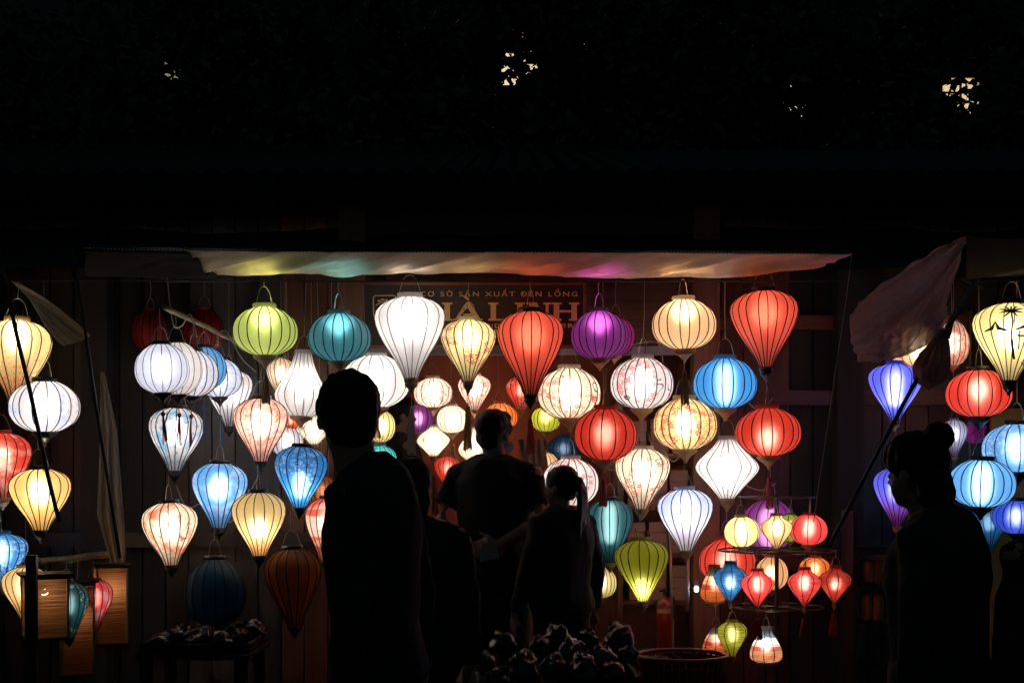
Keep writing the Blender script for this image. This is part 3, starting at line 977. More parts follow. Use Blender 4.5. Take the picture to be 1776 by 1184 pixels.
# ---- left neighbour stall
G3 = 'lanterns at the left stall'
LT('long', 'brocade', 'cream', 26, 557, 696, 120, 7.2, 'large cream teardrop lantern with dark print below, top of the left stall', 1.4, col2='brick', bulb=(.8, .3), group=G3)
LT('oblate', 'patches', 'white', 78, 662, 748, 118, 7.2, 'white round lantern with faint blue flowers at the left stall', 1.2, col2='paleblue', cap='b', group=G3)
LT('balloon', 'patches', 'red', 5, 752, 862, 102, 7.4, 'orange red teardrop lantern with pale patches at the left picture edge', 1.25, col2='pinkwhite', group=G3, hang=705)
LT('balloon', 'plain', 'amber', 71, 814, 919, 106, 7.2, 'amber yellow teardrop lantern behind the slanting pole of the left stall', 1.75, cap='b', group=G3, hang=760)
LT('balloon', 'blossom_small', 'blue', 4, 926, 1012, 90, 7.4, 'blue flowered lantern cut by the left picture edge', 1.3, col2='paleblue', group=G3, hang=875)
LT('balloon', 'brocade', 'cream', 44, 984, 1070, 80, 7.2, 'small cream lantern behind the square wicker lantern', 0.9, col2='rust', group=G3, hang=880)
LT('balloon', 'blossom_small', 'darkteal', 120, 1010, 1106, 72, 6.75, 'teal teardrop lantern between two square wicker lanterns', 0.9, col2='yellow', group=G3, hang=975, cap='b')
LT('balloon', 'patches', 'pink', 166, 1006, 1086, 62, 7.05, 'pink and lilac flowered lantern between square wicker lanterns', 0.9, col2='paleblue', group=G3, hang=972)
# ---- right neighbour stall
G4 = 'lanterns at the right stall'
LT('long', 'plain', 'violetblue', 1552, 632, 728, 92, 7.2, 'violet blue teardrop lantern under the bundled plastic sheet', 1.7, group=G4, warm=False, bulb=(.55, .6), hang=600)
LT('oblate', 'calico', 'cream', 1590, 566, 638, 92, 7.2, 'flowered round lantern mostly hidden behind the bundled plastic sheet', 1.3, col2='brick', group=G4)
LT('oblate', 'calico', 'pinkwhite', 1652, 558, 634, 56, 7.6, 'flowered pale lantern between plastic sheet and yellow teardrop', 0.75, col2='brick', group=G4)
PALM = LT('long', 'plain', 'yellow', 1750, 528, 660, 126, 7.2, 'large yellow teardrop lantern painted with a black palm and boat', 1.35, group=G4, cap='b', n=18, spin=0.3)
LT('oblate', 'plain', 'red', 1698, 643, 722, 112, 7.4, 'orange red round lantern under the palm-painted yellow one', 1.7, group=G4, bulb=(.55, .35), cap='b', n=18)
LT('oblate', 'blossom_small', 'sky', 1764, 736, 818, 116, 7.6, 'light blue flowered round lantern at the right picture edge', 1.2, col2='paleblue', group=G4, cap='b', warm=False)
LT('oblate', 'plain', 'sky', 1701, 798, 878, 112, 7.2, 'light blue plain round lantern with white streak behind the woman\'s shoulder', 1.35, group=G4, bulb=(.5, .7), cap='b', warm=False, n=18, hang=728)
LT('oblate', 'plain', 'deepblue', 1762, 868, 924, 78, 7.4, 'deep blue round lantern low at the right picture edge', 1.1, group=G4, cap='b', warm=False, hang=826)
LT('long', 'toe', 'violetblue', 1556, 812, 912, 80, 7.2, 'violet lantern with pink tip, mostly hidden by the woman with the bun', 1.3, col2='magenta', group=G4, hang=735, warm=False)
LT('balloon', 'gores', 'paleblue', 1656, 728, 792, 44, 8.0, 'small pale blue and pink lantern behind the woman\'s hair', 0.6, col2='pink', group=G4)
LT('balloon', 'plain', 'blue', 1716, 880, 950, 60, 8.0, 'dim blue lantern in the gap between the two people at the right', 0.35, group=G4, warm=False)

# ---- painted palm and boat on the yellow lantern: ink strokes lying on its cloth
def paint_on(root, px0, top, bot, w, d, shape, strokes):
    s = d / FPX
    R, H = w * 0.5 * s, (bot - top) * s
    prof = profile(shape, 40)
    ts = [p[0] for p in prof]; rs = [p[1] for p in prof]
    spin = root.rotation_euler[2]
    mb = MB()

    def pt(x, y, lift=1.032):
        t_ = (bot - y) / (bot - top)
        r = float(np.interp(t_, ts, rs)) * R * lift
        u = max(-0.97, min(0.97, (x - px0) * s / r))
        a = -PI / 2 + math.asin(u) - spin - math.atan2(root.location.x, root.location.y)
        return Vector((r * math.cos(a), r * math.sin(a), t_ * H))
    for pts, wd in strokes:
        pts = [Vector((p[0], p[1], 0)) for p in pts]
        L, Rr = [], []
        for i_, p in enumerate(pts):
            a = pts[max(0, i_ - 1)]; b = pts[min(len(pts) - 1, i_ + 1)]
            dr = (b - a).normalized()
            nn = Vector((-dr.y, dr.x, 0))
            w_ = (wd[i_] if isinstance(wd, (list, tuple)) else wd) * 0.5
            L.append(pt(p.x + nn.x * w_, p.y + nn.y * w_)); Rr.append(pt(p.x - nn.x * w_, p.y - nn.y * w_))
        k = len(L)
        mb.add(L + Rr, [(i_, i_ + 1, k + i_ + 1, k + i_) for i_ in range(k - 1)])
    return mb.build('painted_palm', plain('black_ink', (0.012, 0.011, 0.010), 0.8), root)


strokes = []
for ang, L in ((-172, 20), (-150, 24), (-122, 22), (-92, 20), (-62, 22), (-34, 24), (-10, 20), (150, 13), (30, 13)):
    a = math.radians(ang)
    pts = [(1750 + math.cos(a) * L * q, 548 + math.sin(a) * L * 0.8 * q + 5 * q * q) for q in (0, .25, .5, .75, 1)]
    strokes.append((pts, [1.4, 2.6, 3.4, 2.4, 0.5]))
strokes.append(([(1750, 548), (1753, 565), (1751, 590), (1757, 626)], [3, 3, 3.4, 4.5]))
strokes += [([(1708, 580), (1720, 576), (1725, 566), (1730, 576), (1744, 580)], [2, 6, 4, 6, 3]),
            ([(1758, 579), (1772, 573), (1792, 579)], [3, 5, 3]), ([(1760, 588), (1793, 588)], 3.0), ([(1764, 580), (1764, 610)], 2.6), ([(1780, 580), (1780, 608)], 2.6),
            ([(1768, 630), (1776, 634), (1784, 629)], [1, 4, 1])]
paint_on(PALM, 1750, 528, 660, 126, 7.2, 'long', strokes)

# ================================================================== RACK WITH SMALL LANTERNS
RX, RD = 1347, 6.95
rk = thing('lantern_rack', 'black metal stand with three rings carrying small lanterns', 'rack', (P(RX, 0, RD).x, RD, 0.12))
mb = MB(); mb.tube([(0, 0, 0.02), (0, 0, P(0, 856, RD).z - 0.12)], 0.011, 8); mb.build('pole', M_BLACK, rk)
for k in range(4):
    a = k * PI / 2 + 0.4
    mb = MB(); mb.tube([(0, 0, 0.30), (math.cos(a) * 0.16, math.sin(a) * 0.16, 0.12), (math.cos(a) * 0.27, math.sin(a) * 0.27, 0.012)], 0.010, 6); mb.build('leg', M_BLACK, rk)
for (py, rad) in ((862, 0.185), (954, 0.285), (1052, 0.225)):
    z = P(0, py, RD).z - 0.12
    mb = MB()
    mb.tube([(math.cos(2 * PI * k / 32) * rad, math.sin(2 * PI * k / 32) * rad, z) for k in range(33)], 0.0048, 6, False)
    for k in range(3):
        a = k * PI / 3 + 0.2
        mb.tube([(math.cos(a) * rad, math.sin(a) * rad, z), (-math.cos(a) * rad, -math.sin(a) * rad, z)], 0.0045, 5)
    mb.build('ring', M_BLACK, rk)
G5 = 'small lanterns on the ring stand'
LT('oblate', 'plain', 'purple', 1332, 868, 952, 97, 7.6, 'lilac and purple round lantern behind the ring stand', 1.9, group=G5, hang=800, warm=False, bulb=(.45, .7))
LT('oblate', 'plain', 'red', 1262, 936, 1012, 99, 7.6, 'wide red round lantern behind the left side of the ring stand', 1.3, group=G5, hang=870)
LT('oblate', 'plain', 'yellow', 1288, 896, 947, 63, 6.86, 'small orange yellow round lantern on the top ring, left', 1.35, group=G5, hang=862, n=8, bulb=(.5, .6))
LT('urn', 'gores', 'peach', 1347, 893, 952, 56, 6.72, 'small peach and cream teardrop lantern in front of the stand pole', 1.35, col2='cream', group=G5, hang=862, n=8)
LT('oblate', 'plain', 'pink', 1402, 893, 944, 65, 6.86, 'small pink round lantern on the top ring, right', 1.5, group=G5, hang=862, n=8, bulb=(.55, .5))
LT('oblate', 'plain', 'lime', 1370, 892, 938, 45, 7.14, 'tiny green lantern peeping behind the peach one', 0.9, group=G5, hang=862, n=8)
LT('urn', 'thread', 'blue', 1266, 976, 1043, 56, 6.74, 'small blue thread-wound lantern on the middle ring', 1.3, group=G5, hang=954, n=8, warm=False, leak=0.03, bulb=(.5, .3))
LT('urn', 'plain', 'pink', 1314, 989, 1052, 57, 6.68, 'small pink teardrop lantern on the middle ring', 1.6, tassel=('red', 46), group=G5, hang=954, n=8)
LT('urn', 'thread', 'pink', 1395, 987, 1050, 60, 6.68, 'small red thread-wound lantern on the middle ring', 1.5, tassel=('red', 46), group=G5, hang=954, n=8)
LT('urn', 'thread', 'red', 1447, 984, 1044, 57, 6.86, 'dark red thread-wound lantern at the right end of the ring stand', 1.2, tassel=('red', 46), group=G5, hang=954, n=8, leak=0.03, bulb=(.52, .25))
LT('pear', 'bands', 'orange', 1240, 982, 1042, 50, 7.06, 'small orange banded lantern behind the blue thread-wound one', 1.0, group=G5, hang=954, n=8)
LT('oblate', 'plain', 'peach', 1338, 966, 1022, 56, 7.16, 'small peach lantern behind the stand pole, middle ring', 1.0, group=G5, hang=954, n=8)
LT('oblate', 'plain', 'orange', 1413, 966, 1006, 54, 7.14, 'small orange lantern behind the two red thread-wound ones', 0.9, group=G5, hang=954, n=8)
LT('balloon', 'thread', 'limeyellow', 1270, 1078, 1137, 54, 6.76, 'small lime thread-wound lantern on the lowest ring', 0.95, group=G5, hang=1052, n=8, leak=0.03)
LT('pear', 'bands', 'brick', 1243, 1086, 1134, 50, 7.02, 'small red banded lantern behind the lime thread-wound one', 0.7, group=G5, hang=1052, n=8)
LT('pear', 'bands', 'white', 1330, 1090, 1147, 59, 6.76, 'pear-shaped banded lantern in blue, white, red and orange', 1.15, group=G5, hang=1052, n=9)

# ================================================================== AWNINGS AND SHEETS
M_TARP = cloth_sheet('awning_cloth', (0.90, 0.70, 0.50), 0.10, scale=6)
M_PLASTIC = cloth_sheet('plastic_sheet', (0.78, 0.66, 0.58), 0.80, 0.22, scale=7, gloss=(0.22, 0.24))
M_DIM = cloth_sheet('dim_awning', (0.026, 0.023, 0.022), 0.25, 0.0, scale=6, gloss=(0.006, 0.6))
M_GAUZE = cloth_sheet('pale_gauze', (0.80, 0.72, 0.56), 0.62, 0.12, scale=5)


def interp(xs, ys, x):
    return float(np.interp(x, xs, ys))


def awn(u, v):
    pxf = 148 + u * (1478 - 148)
    pxb = 148 + u * (1402 - 148)
    fr = P(pxf, interp((148, 300, 480, 1000, 1478), (430, 434, 437, 438, 441), pxf), 6.85)
    bk = P(pxb, interp((148, 330, 450, 700, 860, 1050, 1200, 1330, 1402), (474, 478, 475, 474, 473, 483, 480, 473, 464), pxb), 7.38)
    p = fr.lerp(bk, v)
    env = math.sin(PI * min(1, max(0, v))) ** 0.6
    p.z += env * (0.020 * nz(p.x * 3.1 + p.y * 2.2, p.y * 1.3, 2.0) + 0.060 * nz((p.x + p.y * 1.1) * 5.0, p.y * 1.0, 5.0) + 0.036 * nz((p.x + p.y * 1.0) * 15.0, p.y * 1.6, 9.0)) - 0.006 * env
    return p


aw = thing('awning', 'pale cloth awning stretched over the main stall, lit from below by the lanterns', 'awning', (0, 0, 0))
mb = MB(); mb.grid(lambda u, v: awn((0.13 + 0.05 * v) + u * (0.87 - 0.05 * v), v), 300, 30); mb.build('sheet', M_TARP, aw, True)
mb = MB(); mb.grid(lambda u, v: awn(u * (0.136 + 0.05 * v), v) + Vector((0, 0, -0.016)), 50, 30); mb.build('shade_panel', cloth_sheet('shade_black', (0.024, 0.022, 0.022), 0.1, scale=5, gloss=(0.006, 0.6)), aw, True)  # near-black piece: shade at the awning's left end put into the cloth colour
mb = MB()
for k in range(210):
    u0, u1 = k / 210, (k + 0.55) / 210
    mb.tube([awn(u0, 0.004) + Vector((0, -0.006, 0.0)), awn(u1, 0.004) + Vector((0, -0.006, 0.0))], 0.0022, 4)
st = mb.build('stitching', plain('white_thread', (0.7, 0.7, 0.7), 0.7), aw); st['kind'] = 'stuff'
mb = MB(); mb.tube([awn(k / 20, 0.0) + Vector((0, 0.0, 0.012)) for k in range(21)], 0.010, 6); mb.build('front_bar', M_BLACK, aw)
mb = MB(); mb.tube([awn(k / 20, 1.0) + Vector((0, 0.012, 0.012)) for k in range(21)], 0.010, 6); mb.build('rear_bar', M_BLACK, aw)
def blocker_flap(u, v):  # added black sheet, keeps lantern light off the eave and roof
    p = P(-700 + u * 3200, 466, 7.36)
    q = Vector((p.x, WALL_D - 0.004, 2.92))
    r = p.lerp(q, v)
    r.z += 0.03 * nz(r.x * 4, r.y * 3) - 0.05 * math.sin(PI * v)
    return r


fl = MB(); fl.grid(blocker_flap, 80, 10)
tag(fl.build('blocker', plain('blocker_black', (0.012, 0.012, 0.013), 0.9), None, True), 'black canvas canopy added between awning and eave to stop lantern light', 'blocker')
for u in (0.01, 0.99):
    a = awn(u, 1.0)
    mb = MB(); mb.tube([a, (a.x, WALL_D - 0.02, 2.86)], 0.014, 6); mb.build('arm', M_BLACK, aw)

# right neighbour's awning and the sheet bundled at its corner
ra = thing('awning', 'dim grey awning over the right stall, cut by the picture edge', 'awning', (0, 0, 0))


def rawn(u, v):
    px = 1676 + u * 420
    p = P(px, 408 + 6 * math.sin(u * 9), 6.6).lerp(P(px, 484 - 6 * math.sin(u * 7), 7.5), v)
    p.z += math.sin(PI * v) * (0.03 * nz(p.x * 5, p.y * 3, 1) + 0.02 * nz(p.x * 12 + p.y * 6, p.y, 4)) - 0.05 * math.sin(PI * v)
    return p


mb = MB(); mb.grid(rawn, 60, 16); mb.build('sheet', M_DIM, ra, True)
mb = MB(); mb.tube([rawn(k / 8, 1.0) + Vector((0, 0.012, 0.012)) for k in range(9)], 0.012, 6); mb.build('rear_bar', M_BLACK, ra)


def quad3(a, b, c, u):
    return a * (1 - u) * (1 - u) * 1.0 + (2 * b - 0.5 * a - 0.5 * c) * 2 * u * (1 - u) * 0.5 * 2 * 0.5 * 2 * 0.5 + c * u * u if False else a * (2 * (u - .5) * (u - 1)) + b * (4 * u * (1 - u)) + c * (2 * u * (u - .5))


COLS = [[(1678, 408), (1664, 455), (1648, 515), (1634, 578)], [(1590, 452), (1582, 510), (1574, 560), (1568, 612)], [(1486, 526), (1474, 552), (1472, 596), (1492, 622)]]


def bun(u, v):
    f = min(v, 1.0) * 3
    i_ = min(2, int(f)); q = f - i_
    c = [Vector((a[i_][0], a[i_][1], 0)).lerp(Vector((a[i_ + 1][0], a[i_ + 1][1], 0)), q) for a in COLS]
    w = quad3(c[0], c[1], c[2], u)
    if v <= 1.0:
        d = 6.72 - 0.13 * math.sin(PI * min(u, 0.999)) ** 0.7 * math.sin(PI * 0.5 * v)
        wy = w.y
    else:
        k = (v - 1.0) / 0.6
        d = 6.72 - 0.13 * math.sin(PI * u) ** 0.7 + 0.20 * k
        wy = w.y - 46 * k * k - 10 * math.sin(PI * k) * -1.0
    p = P(w.x, wy, d)
    e = 0.25 + 0.75 * min(1.0, v)
    rad_ = math.hypot(u, v)
    p += Vector((0.01 * nz(u * 9, v * 5, 3), 0.10 * e * nz(math.atan2(v, u + .12) * 4.0, rad_ * 0.8, 1.5) + 0.060 * e * nz(math.atan2(v, u + .12) * 10.0, rad_ * 1.1, 7) + 0.12 * max(0.0, v - 0.4) * (nz(u * 9, v * 8, 9) + 0.6 * nz(u * 21, v * 17, 4)), 0.012 * nz(u * 8, v * 9, 6)))
    return p


bd = thing('plastic_sheet', 'bundled translucent plastic sheet hanging from the corner of the right awning', 'plastic sheet', P(1560, 625, 6.7))
base = P(1560, 625, 6.7)
mb = MB(); mb.grid(lambda u, v: bun(u, v * 1.6) - base, 80, 96); mb.build('drape', M_PLASTIC, bd, True)
mb = MB()


def knot(u, v):
    an = u * 2 * PI
    px = interp((0, .3, .7, 1), (1634, 1626, 1616, 1612), v); py = interp((0, 1), (570, 674), v)
    r = interp((0, .12, .35, .65, .88, 1), (.030, .030, .062, .088, .070, .004), v)
    r *= 1 + 0.30 * nz(math.cos(an) * 2.2, math.sin(an) * 2.2, v * 2.5 + 3) + 0.20 * nz(math.cos(an) * 6, math.sin(an) * 6, v * 1.5) + 0.10 * nz(math.cos(an) * 11, math.sin(an) * 11, v * 6)
    p = P(px, py, 6.74) - base
    return p + Vector((r * math.cos(an), r * math.sin(an), 0.014 * nz(u * 9, v * 5)))


mb.grid(knot, 60, 30)
mb.build('knot', cloth_sheet('brown_sheet', (0.42, 0.30, 0.24), 0.45, 0.05, scale=9), bd, True)
mb = MB(); mb.tube([P(1692, 488, 6.75) - base, P(1676, 512, 6.72) - base, P(1650, 556, 6.7) - base, P(1640, 585, 6.7) - base], [0.012, 0.013, 0.015, 0.022], 8); mb.build('tie_strap', plain('grey_strap', (0.22, 0.21, 0.20), 0.8), bd, True)
mb = MB()
for (ax, ay, bx, by) in ((1686, 492, 1668, 482), (1690, 490, 1704, 500), (1688, 490, 1700, 484)):
    mb.tube([P(ax, ay, 6.74) - base, P(bx, by, 6.72) - base], [0.012, 0.006], 6)
mb.build('strap_knot', plain('grey_strap', (0.22, 0.21, 0.20), 0.8), bd, True)

# left neighbour: swag of gauze and hanging curtain
SW = [[(18, 486), (52, 520), (72, 556)], [(82, 520), (86, 552), (94, 586)], [(158, 582), (140, 592), (110, 600)]]


def swag(u, v):
    f = v * 2; i_ = min(1, int(f)); q = f - i_
    c = [Vector((a[i_][0], a[i_][1], 0)).lerp(Vector((a[i_ + 1][0], a[i_ + 1][1], 0)), q) for a in SW]
    w = quad3(c[0], c[1], c[2], u)
    d = 6.95 - 0.08 * math.sin(PI * u) * math.sin(PI * v) + 0.05 * (0.3 + u) * nz(u * 2, v * 7, 3) + 0.035 * (0.3 + u) * nz(u * 1.5, v * 21, 8)
    return P(w.x, w.y, d)


sb = P(90, 600, 6.95)
mb = MB(); mb.grid(lambda u, v: swag(u, v) - sb, 40, 30)
tag(mb.build('gauze_swag', M_GAUZE, None, True, sb), 'pale gauze swag gathered above the cream lantern at the left stall', 'cloth')


def curt(u, v):
    l = interp((0, .3, .75, 1), (174, 174, 168, 192), v); r = interp((0, .3, .8, 1), (181, 203, 216, 218), v)
    px = l + (r - l) * u
    d = 7.0 + 0.03 * math.sin(u * 17 + v * 2) + 0.04 * nz(u * 4, v * 3, 2)
    return P(px, 645 + v * 330, d)


sb2 = P(195, 975, 7.0)
mb = MB(); mb.grid(lambda u, v: curt(u, v) - sb2, 26, 50)
tag(mb.build('curtain', M_GAUZE, None, True, sb2), 'narrow sheer curtain hanging beside the square wicker lanterns', 'curtain')


def stick(name, label, cat, a, b, r, mat, sag=0.0, knots=0, group=None, n=7):
    a, b = Vector(a), Vector(b)
    base_ = a if a.z < b.z else b
    pts = []
    for k in range(13):
        q = k / 12
        p = a.lerp(b, q) - base_
        p.z -= sag * 4 * q * (1 - q)
        p.x += 0.006 * nz(q * 3, a.x * 3); p.z += 0.006 * nz(q * 3 + 5, a.x * 3)
        pts.append(p)
    mb = MB(); mb.tube(pts, r, n)
    for k in range(knots):
        q = (k + 0.5) / knots
        p = (a.lerp(b, q) - base_); dr = (b - a).normalized() * 0.006
        p.x += 0.006 * nz(q * 3, a.x * 3); p.z += 0.006 * nz(q * 3 + 5, a.x * 3)
        mb.tube([p - dr, p + dr], r * 1.16, n)
    return tag(mb.build(name, mat, None, True, base_), label, cat, group)


stick('bamboo_pole', 'bamboo pole sloping over the white round lanterns', 'pole', P(284, 532, 6.55), P(412, 593, 8.08), 0.013, M_BAMBOO, knots=7)
stick('awning_pole', 'black slanting pole crossing the amber lantern at the left stall', 'pole', P(-6, 425, 6.4), P(103, 905, 6.4), 0.010, M_BLACK)
stick('awning_pole', 'black slanting pole beside the sheer curtain', 'pole', P(126, 430, 6.6), P(208, 968, 6.6), 0.008, M_BLACK)
stick('awning_pole', 'black slanting pole in front of the violet blue lantern', 'pole', P(1590, 655, 6.5), P(1440, 940, 6.5), 0.010, M_BLACK)
stick('guy_rope', 'thin taut rope right of the red round lantern', 'rope', P(1478, 440, 6.6), P(1412, 905, 6.6), 0.0022, M_CORD_W)
stick('timber_post', 'dark upright post in front of the square wicker lanterns', 'post', P(55, 962, 6.3), Vector((P(55, 0, 6.3).x, 6.3, 0.0)), 0.028, M_WOOD_DARK)
stick('bamboo_bar', 'bamboo bar carrying the square wicker lanterns', 'pole', P(50, 976, 6.36), P(214, 958, 7.3), 0.017, M_BAMBOO, knots=6)
stick('steel_pole', 'thin pale steel pole behind the yellow green teardrop lantern', 'pole', P(1160, 905, 7.6), Vector((P(1172, 0, 7.6).x, 7.6, 0.125)), 0.007, plain('steel', (0.45, 0.43, 0.40), 0.35, 0.8))
# looped electric cords between the lanterns
for (pts, d, lab) in (([(290, 480), (300, 560), (315, 565), (330, 545), (342, 585)], 6.95, 'pale looped cord over the bamboo pole lanterns'),
                      ([(378, 600), (380, 578), (392, 574), (402, 590), (420, 622), (444, 645)], 7.6, 'pale cord hanging down to the lime green lantern'),
                      ([(1010, 612), (1060, 606), (1130, 592), (1146, 604), (1150, 640)], 7.75, 'pale cord bending over the white blossom lantern'),
                      ([(1150, 780), (1170, 800), (1194, 760), (1215, 745)], 7.55, 'pale cord looping under the yellow blossom lantern'),
                      ([(1290, 690), (1318, 712), (1340, 690)], 7.5, 'pale cord beside the clear blue lantern'),
                      ([(1290, 840), (1320, 850), (1345, 838)], 7.4, 'pale cord right of the white diamond lantern'),
                      ([(305, 840), (325, 880), (360, 870), (400, 905), (446, 830)], 7.65, 'blue and grey cord strung behind the lower left lanterns'),
                      ([(1020, 790), (1062, 815), (1104, 790)], 7.65, 'pale cord under the deep red blossom lantern')):
    cp = [P(a, b, d) for a, b in pts]
    fine = []
    for k in range(len(cp) - 1):
        p0, p1, p2, p3 = cp[max(k - 1, 0)], cp[k], cp[k + 1], cp[min(k + 2, len(cp) - 1)]
        for j in range(6):
            t_ = j / 6
            fine.append(0.5 * ((2 * p1) + (p2 - p0) * t_ + (2 * p0 - 5 * p1 + 4 * p2 - p3) * t_ * t_ + (3 * p1 - p0 - 3 * p2 + p3) * t_ ** 3))
    fine.append(cp[-1])
    b0 = fine[0].copy()
    mb = MB(); mb.tube([p - b0 for p in fine], 0.0034, 5)
    tag(mb.build('electric_cord', M_CORD_W, None, True, b0), lab, 'cord', 'cords between the lanterns')

# ================================================================== SHOP SIGN
SD = 7.53
sg = thing('shop_sign', 'dark lacquered shop sign with gold lettering above the opening', 'sign', P(820, 604, SD))
sbase = P(820, 604, SD)
sg.rotation_euler = (0.16, 0, 0)
a, b = P(628, 604, SD), P(1016, 490, SD)
mb = MB(); mb.box(((a.x + b.x) / 2 - sbase.x, 0.02, (a.z + b.z) / 2 - sbase.z), (b.x - a.x, 0.03, b.z - a.z)); mb.build('board', M_SIGN, sg)
mb = MB()
for z_ in (a.z + 0.008, b.z - 0.008):
    mb.box(((a.x + b.x) / 2 - sbase.x, 0, z_ - sbase.z), (b.x - a.x, 0.02, 0.016))
for x_ in (a.x + 0.008, b.x - 0.008):
    mb.box((x_ - sbase.x, 0.001, (a.z + b.z) / 2 - sbase.z), (0.016, 0.02, b.z - a.z - 0.034))
mb.build('frame', M_WOOD_RED_H, sg)
for x_ in (a.x + 0.12, b.x - 0.12):
    mb = MB(); mb.tube([(x_ - sbase.x, 0.025, b.z - sbase.z - 0.03), (x_ - sbase.x, 0.12, b.z - sbase.z + 0.10)], 0.008, 6); mb.build('bracket', M_BLACK, sg)
UP = FPX / SD


def sgp(px, py):
    p = P(px, py, SD)
    return p.x - sbase.x, p.z - sbase.z


def rect(mb, x0, y0, x1, y1):
    """pixel rectangle as a raised gold block"""
    xa, za = sgp(x0, y1); xb, zb = sgp(x1, y0)
    mb.box(((xa + xb) / 2, -0.003, (za + zb) / 2), (xb - xa, 0.010, zb - za))


def poly(mb, pts):
    f = [sgp(*p) for p in pts]
    n_ = len(f)
    mb.add([(x, -0.0085, z) for x, z in f] + [(x, 0.004, z) for x, z in f],
           [tuple(range(n_)), tuple(range(2 * n_ - 1, n_ - 1, -1))] + [(k, k + n_, (k + 1) % n_ + n_, (k + 1) % n_) for k in range(n_)])


T, B = 525, 556


def serif(mb, x0, x1, y):
    rect(mb, x0, y, x1, y + 3.2)


def letter(ch, x0, x1):
    mb = MB()
    sw = 9.5
    if ch == 'H':
        for q in (x0 + 3, x1 - 3 - sw):
            rect(mb, q, T + 3.2, q + sw, B - 3.2); serif(mb, q - 4, q + sw + 4, T); serif(mb, q - 4, q + sw + 4, B - 3.2)
        rect(mb, x0 + 3 + sw, 538, x1 - 3 - sw, 542)
    elif ch == 'I':
        q = (x0 + x1 - sw) / 2
        rect(mb, q, T + 3.2, q + sw, B - 3.2); serif(mb, q - 4, q + sw + 4, T); serif(mb, q - 4, q + sw + 4, B - 3.2)
    elif ch == 'L':
        q = x0 + 3
        rect(mb, q, T + 3.2, q + sw, B - 3.2); serif(mb, q - 4, q + sw + 4, T); rect(mb, q - 4, B - 3.2, x1, B); rect(mb, x1 - 4, B - 11, x1, B - 3.2)
    elif ch == 'N':
        rect(mb, x0 + 2, T + 3.2, x0 + 7, B - 3.2); rect(mb, x1 - 7, T + 3.2, x1 - 2, B)
        serif(mb, x0 - 2, x0 + 6, T); serif(mb, x0 - 2, x0 + 11, B - 3.2); serif(mb, x1 - 11, x1 + 2, T)
        poly(mb, [(x0 + 6.2, T), (x0 + 16, T), (x1 - 7.2, B), (x1 - 7.2, B - 6), (x0 + 7.2, T + 5)])
    elif ch == 'A':
        cx = (x0 + x1) / 2
        poly(mb, [(cx - 3, T), (cx + 4, T), (x1 - 3, B - 3.4), (x1 - 13, B - 3.4), (cx + 0.6, T + 9)])
        poly(mb, [(cx - 3.4, T + 1), (cx - 0.2, T + 9.4), (x0 + 8.5, B - 3.4), (x0 + 4, B - 3.4)])
        rect(mb, cx - 7, 544, cx + 7.5, 547.2)
        serif(mb, x0, x0 + 13, B - 3.2); serif(mb, x1 - 17, x1 + 1, B - 3.2)
        poly(mb, [(cx - 9, 513), (cx - 2, 513), (cx + 4, 521), (cx, 521)])
    o = mb.build('letter', M_GOLD, sg)


for ch, x0, x1 in (('H', 735, 784), ('A', 786, 836), ('L', 848, 888), ('I', 891, 912), ('N', 915, 953), ('H', 957, 1003)):
    letter(ch, x0, x1)


def small_text(body, x0, x1, ybase, hpx):
    cu = bpy.data.curves.new('inscription', 'FONT')
    cu.body = body
    cu.size = 1.0
    cu.extrude = 0.05
    cu.offset = 0.012
    cu.space_character = 1.35
    tmp = bpy.data.objects.new('inscription_tmp', cu)
    COL.objects.link(tmp)
    dg = bpy.context.evaluated_depsgraph_get()
    me = bpy.data.meshes.new_from_object(tmp.evaluated_get(dg))
    bpy.data.objects.remove(tmp)
    n_ = len(me.vertices)
    co = np.empty(n_ * 3, dtype=np.float32)
    me.vertices.foreach_get('co', co)
    co = co.reshape(-1, 3)
    xa, za = sgp(x0, ybase); xb, _ = sgp(x1, ybase)
    mn, mx = co[:, 0].min(), co[:, 0].max()
    out = np.empty_like(co)
    out[:, 0] = xa + (co[:, 0] - mn) / (mx - mn) * (xb - xa)
    out[:, 1] = 0.0015 - (co[:, 2] + 0.05) * 0.06
    out[:, 2] = za + co[:, 1] * (hpx / UP) / 0.73
    me.vertices.foreach_set('co', out.ravel())
    me.update()
    me.materials.clear(); me.materials.append(M_GOLD)
    obj_from('inscription', me, sg)['kind'] = 'stuff'


small_text('C\u01a0 S\u1ede S\u1ea2N XU\u1ea4T \u0110\u00c8N L\u1ed2NG', 729, 1001, 514.5, 8.5)
small_text('WIND', 826, 866, 568, 7)
small_text('ER', 974, 994, 568, 7)
small_text('E', 857, 864, 577, 6)
# emblem: rounded frame with a scroll and a spray of leaves
mb = MB()
fr = []
for (cx, cy, a0) in ((683, 518, -90), (683, 545, 0), (654, 545, 90), (654, 518, 180)):
    for k in range(5):
        an = math.radians(a0 + k * 22.5)
        x_, z_ = sgp(cx + 5 * math.cos(an), cy + 5 * math.sin(an))
        fr.append((x_, -0.004, z_))
fr.append(fr[0])
mb.tube(fr, 0.0035, 4, False)
sp = []
for k in range(26):
    an = k * 0.42; r = 2 + k * 0.36
    x_, z_ = sgp(666 + r * math.cos(an), 540 + r * 0.8 * math.sin(an)); sp.append((x_, -0.004, z_))
mb.tube(sp, 0.003, 4)
sp = [(*sgp(653 + k * 3, 530 - 6 * math.sin(k * 0.35)), 0) for k in range(11)]
mb.tube([(x_, -0.004, z_) for x_, z_, _ in sp], 0.003, 4)
for k in range(2, 10, 2):
    x_, z_ = sgp(653 + k * 3, 526 - 6 * math.sin(k * 0.35)); mb.ball((x_, -0.004, z_), 0.010, 0.003, 0.006, 6, 4)
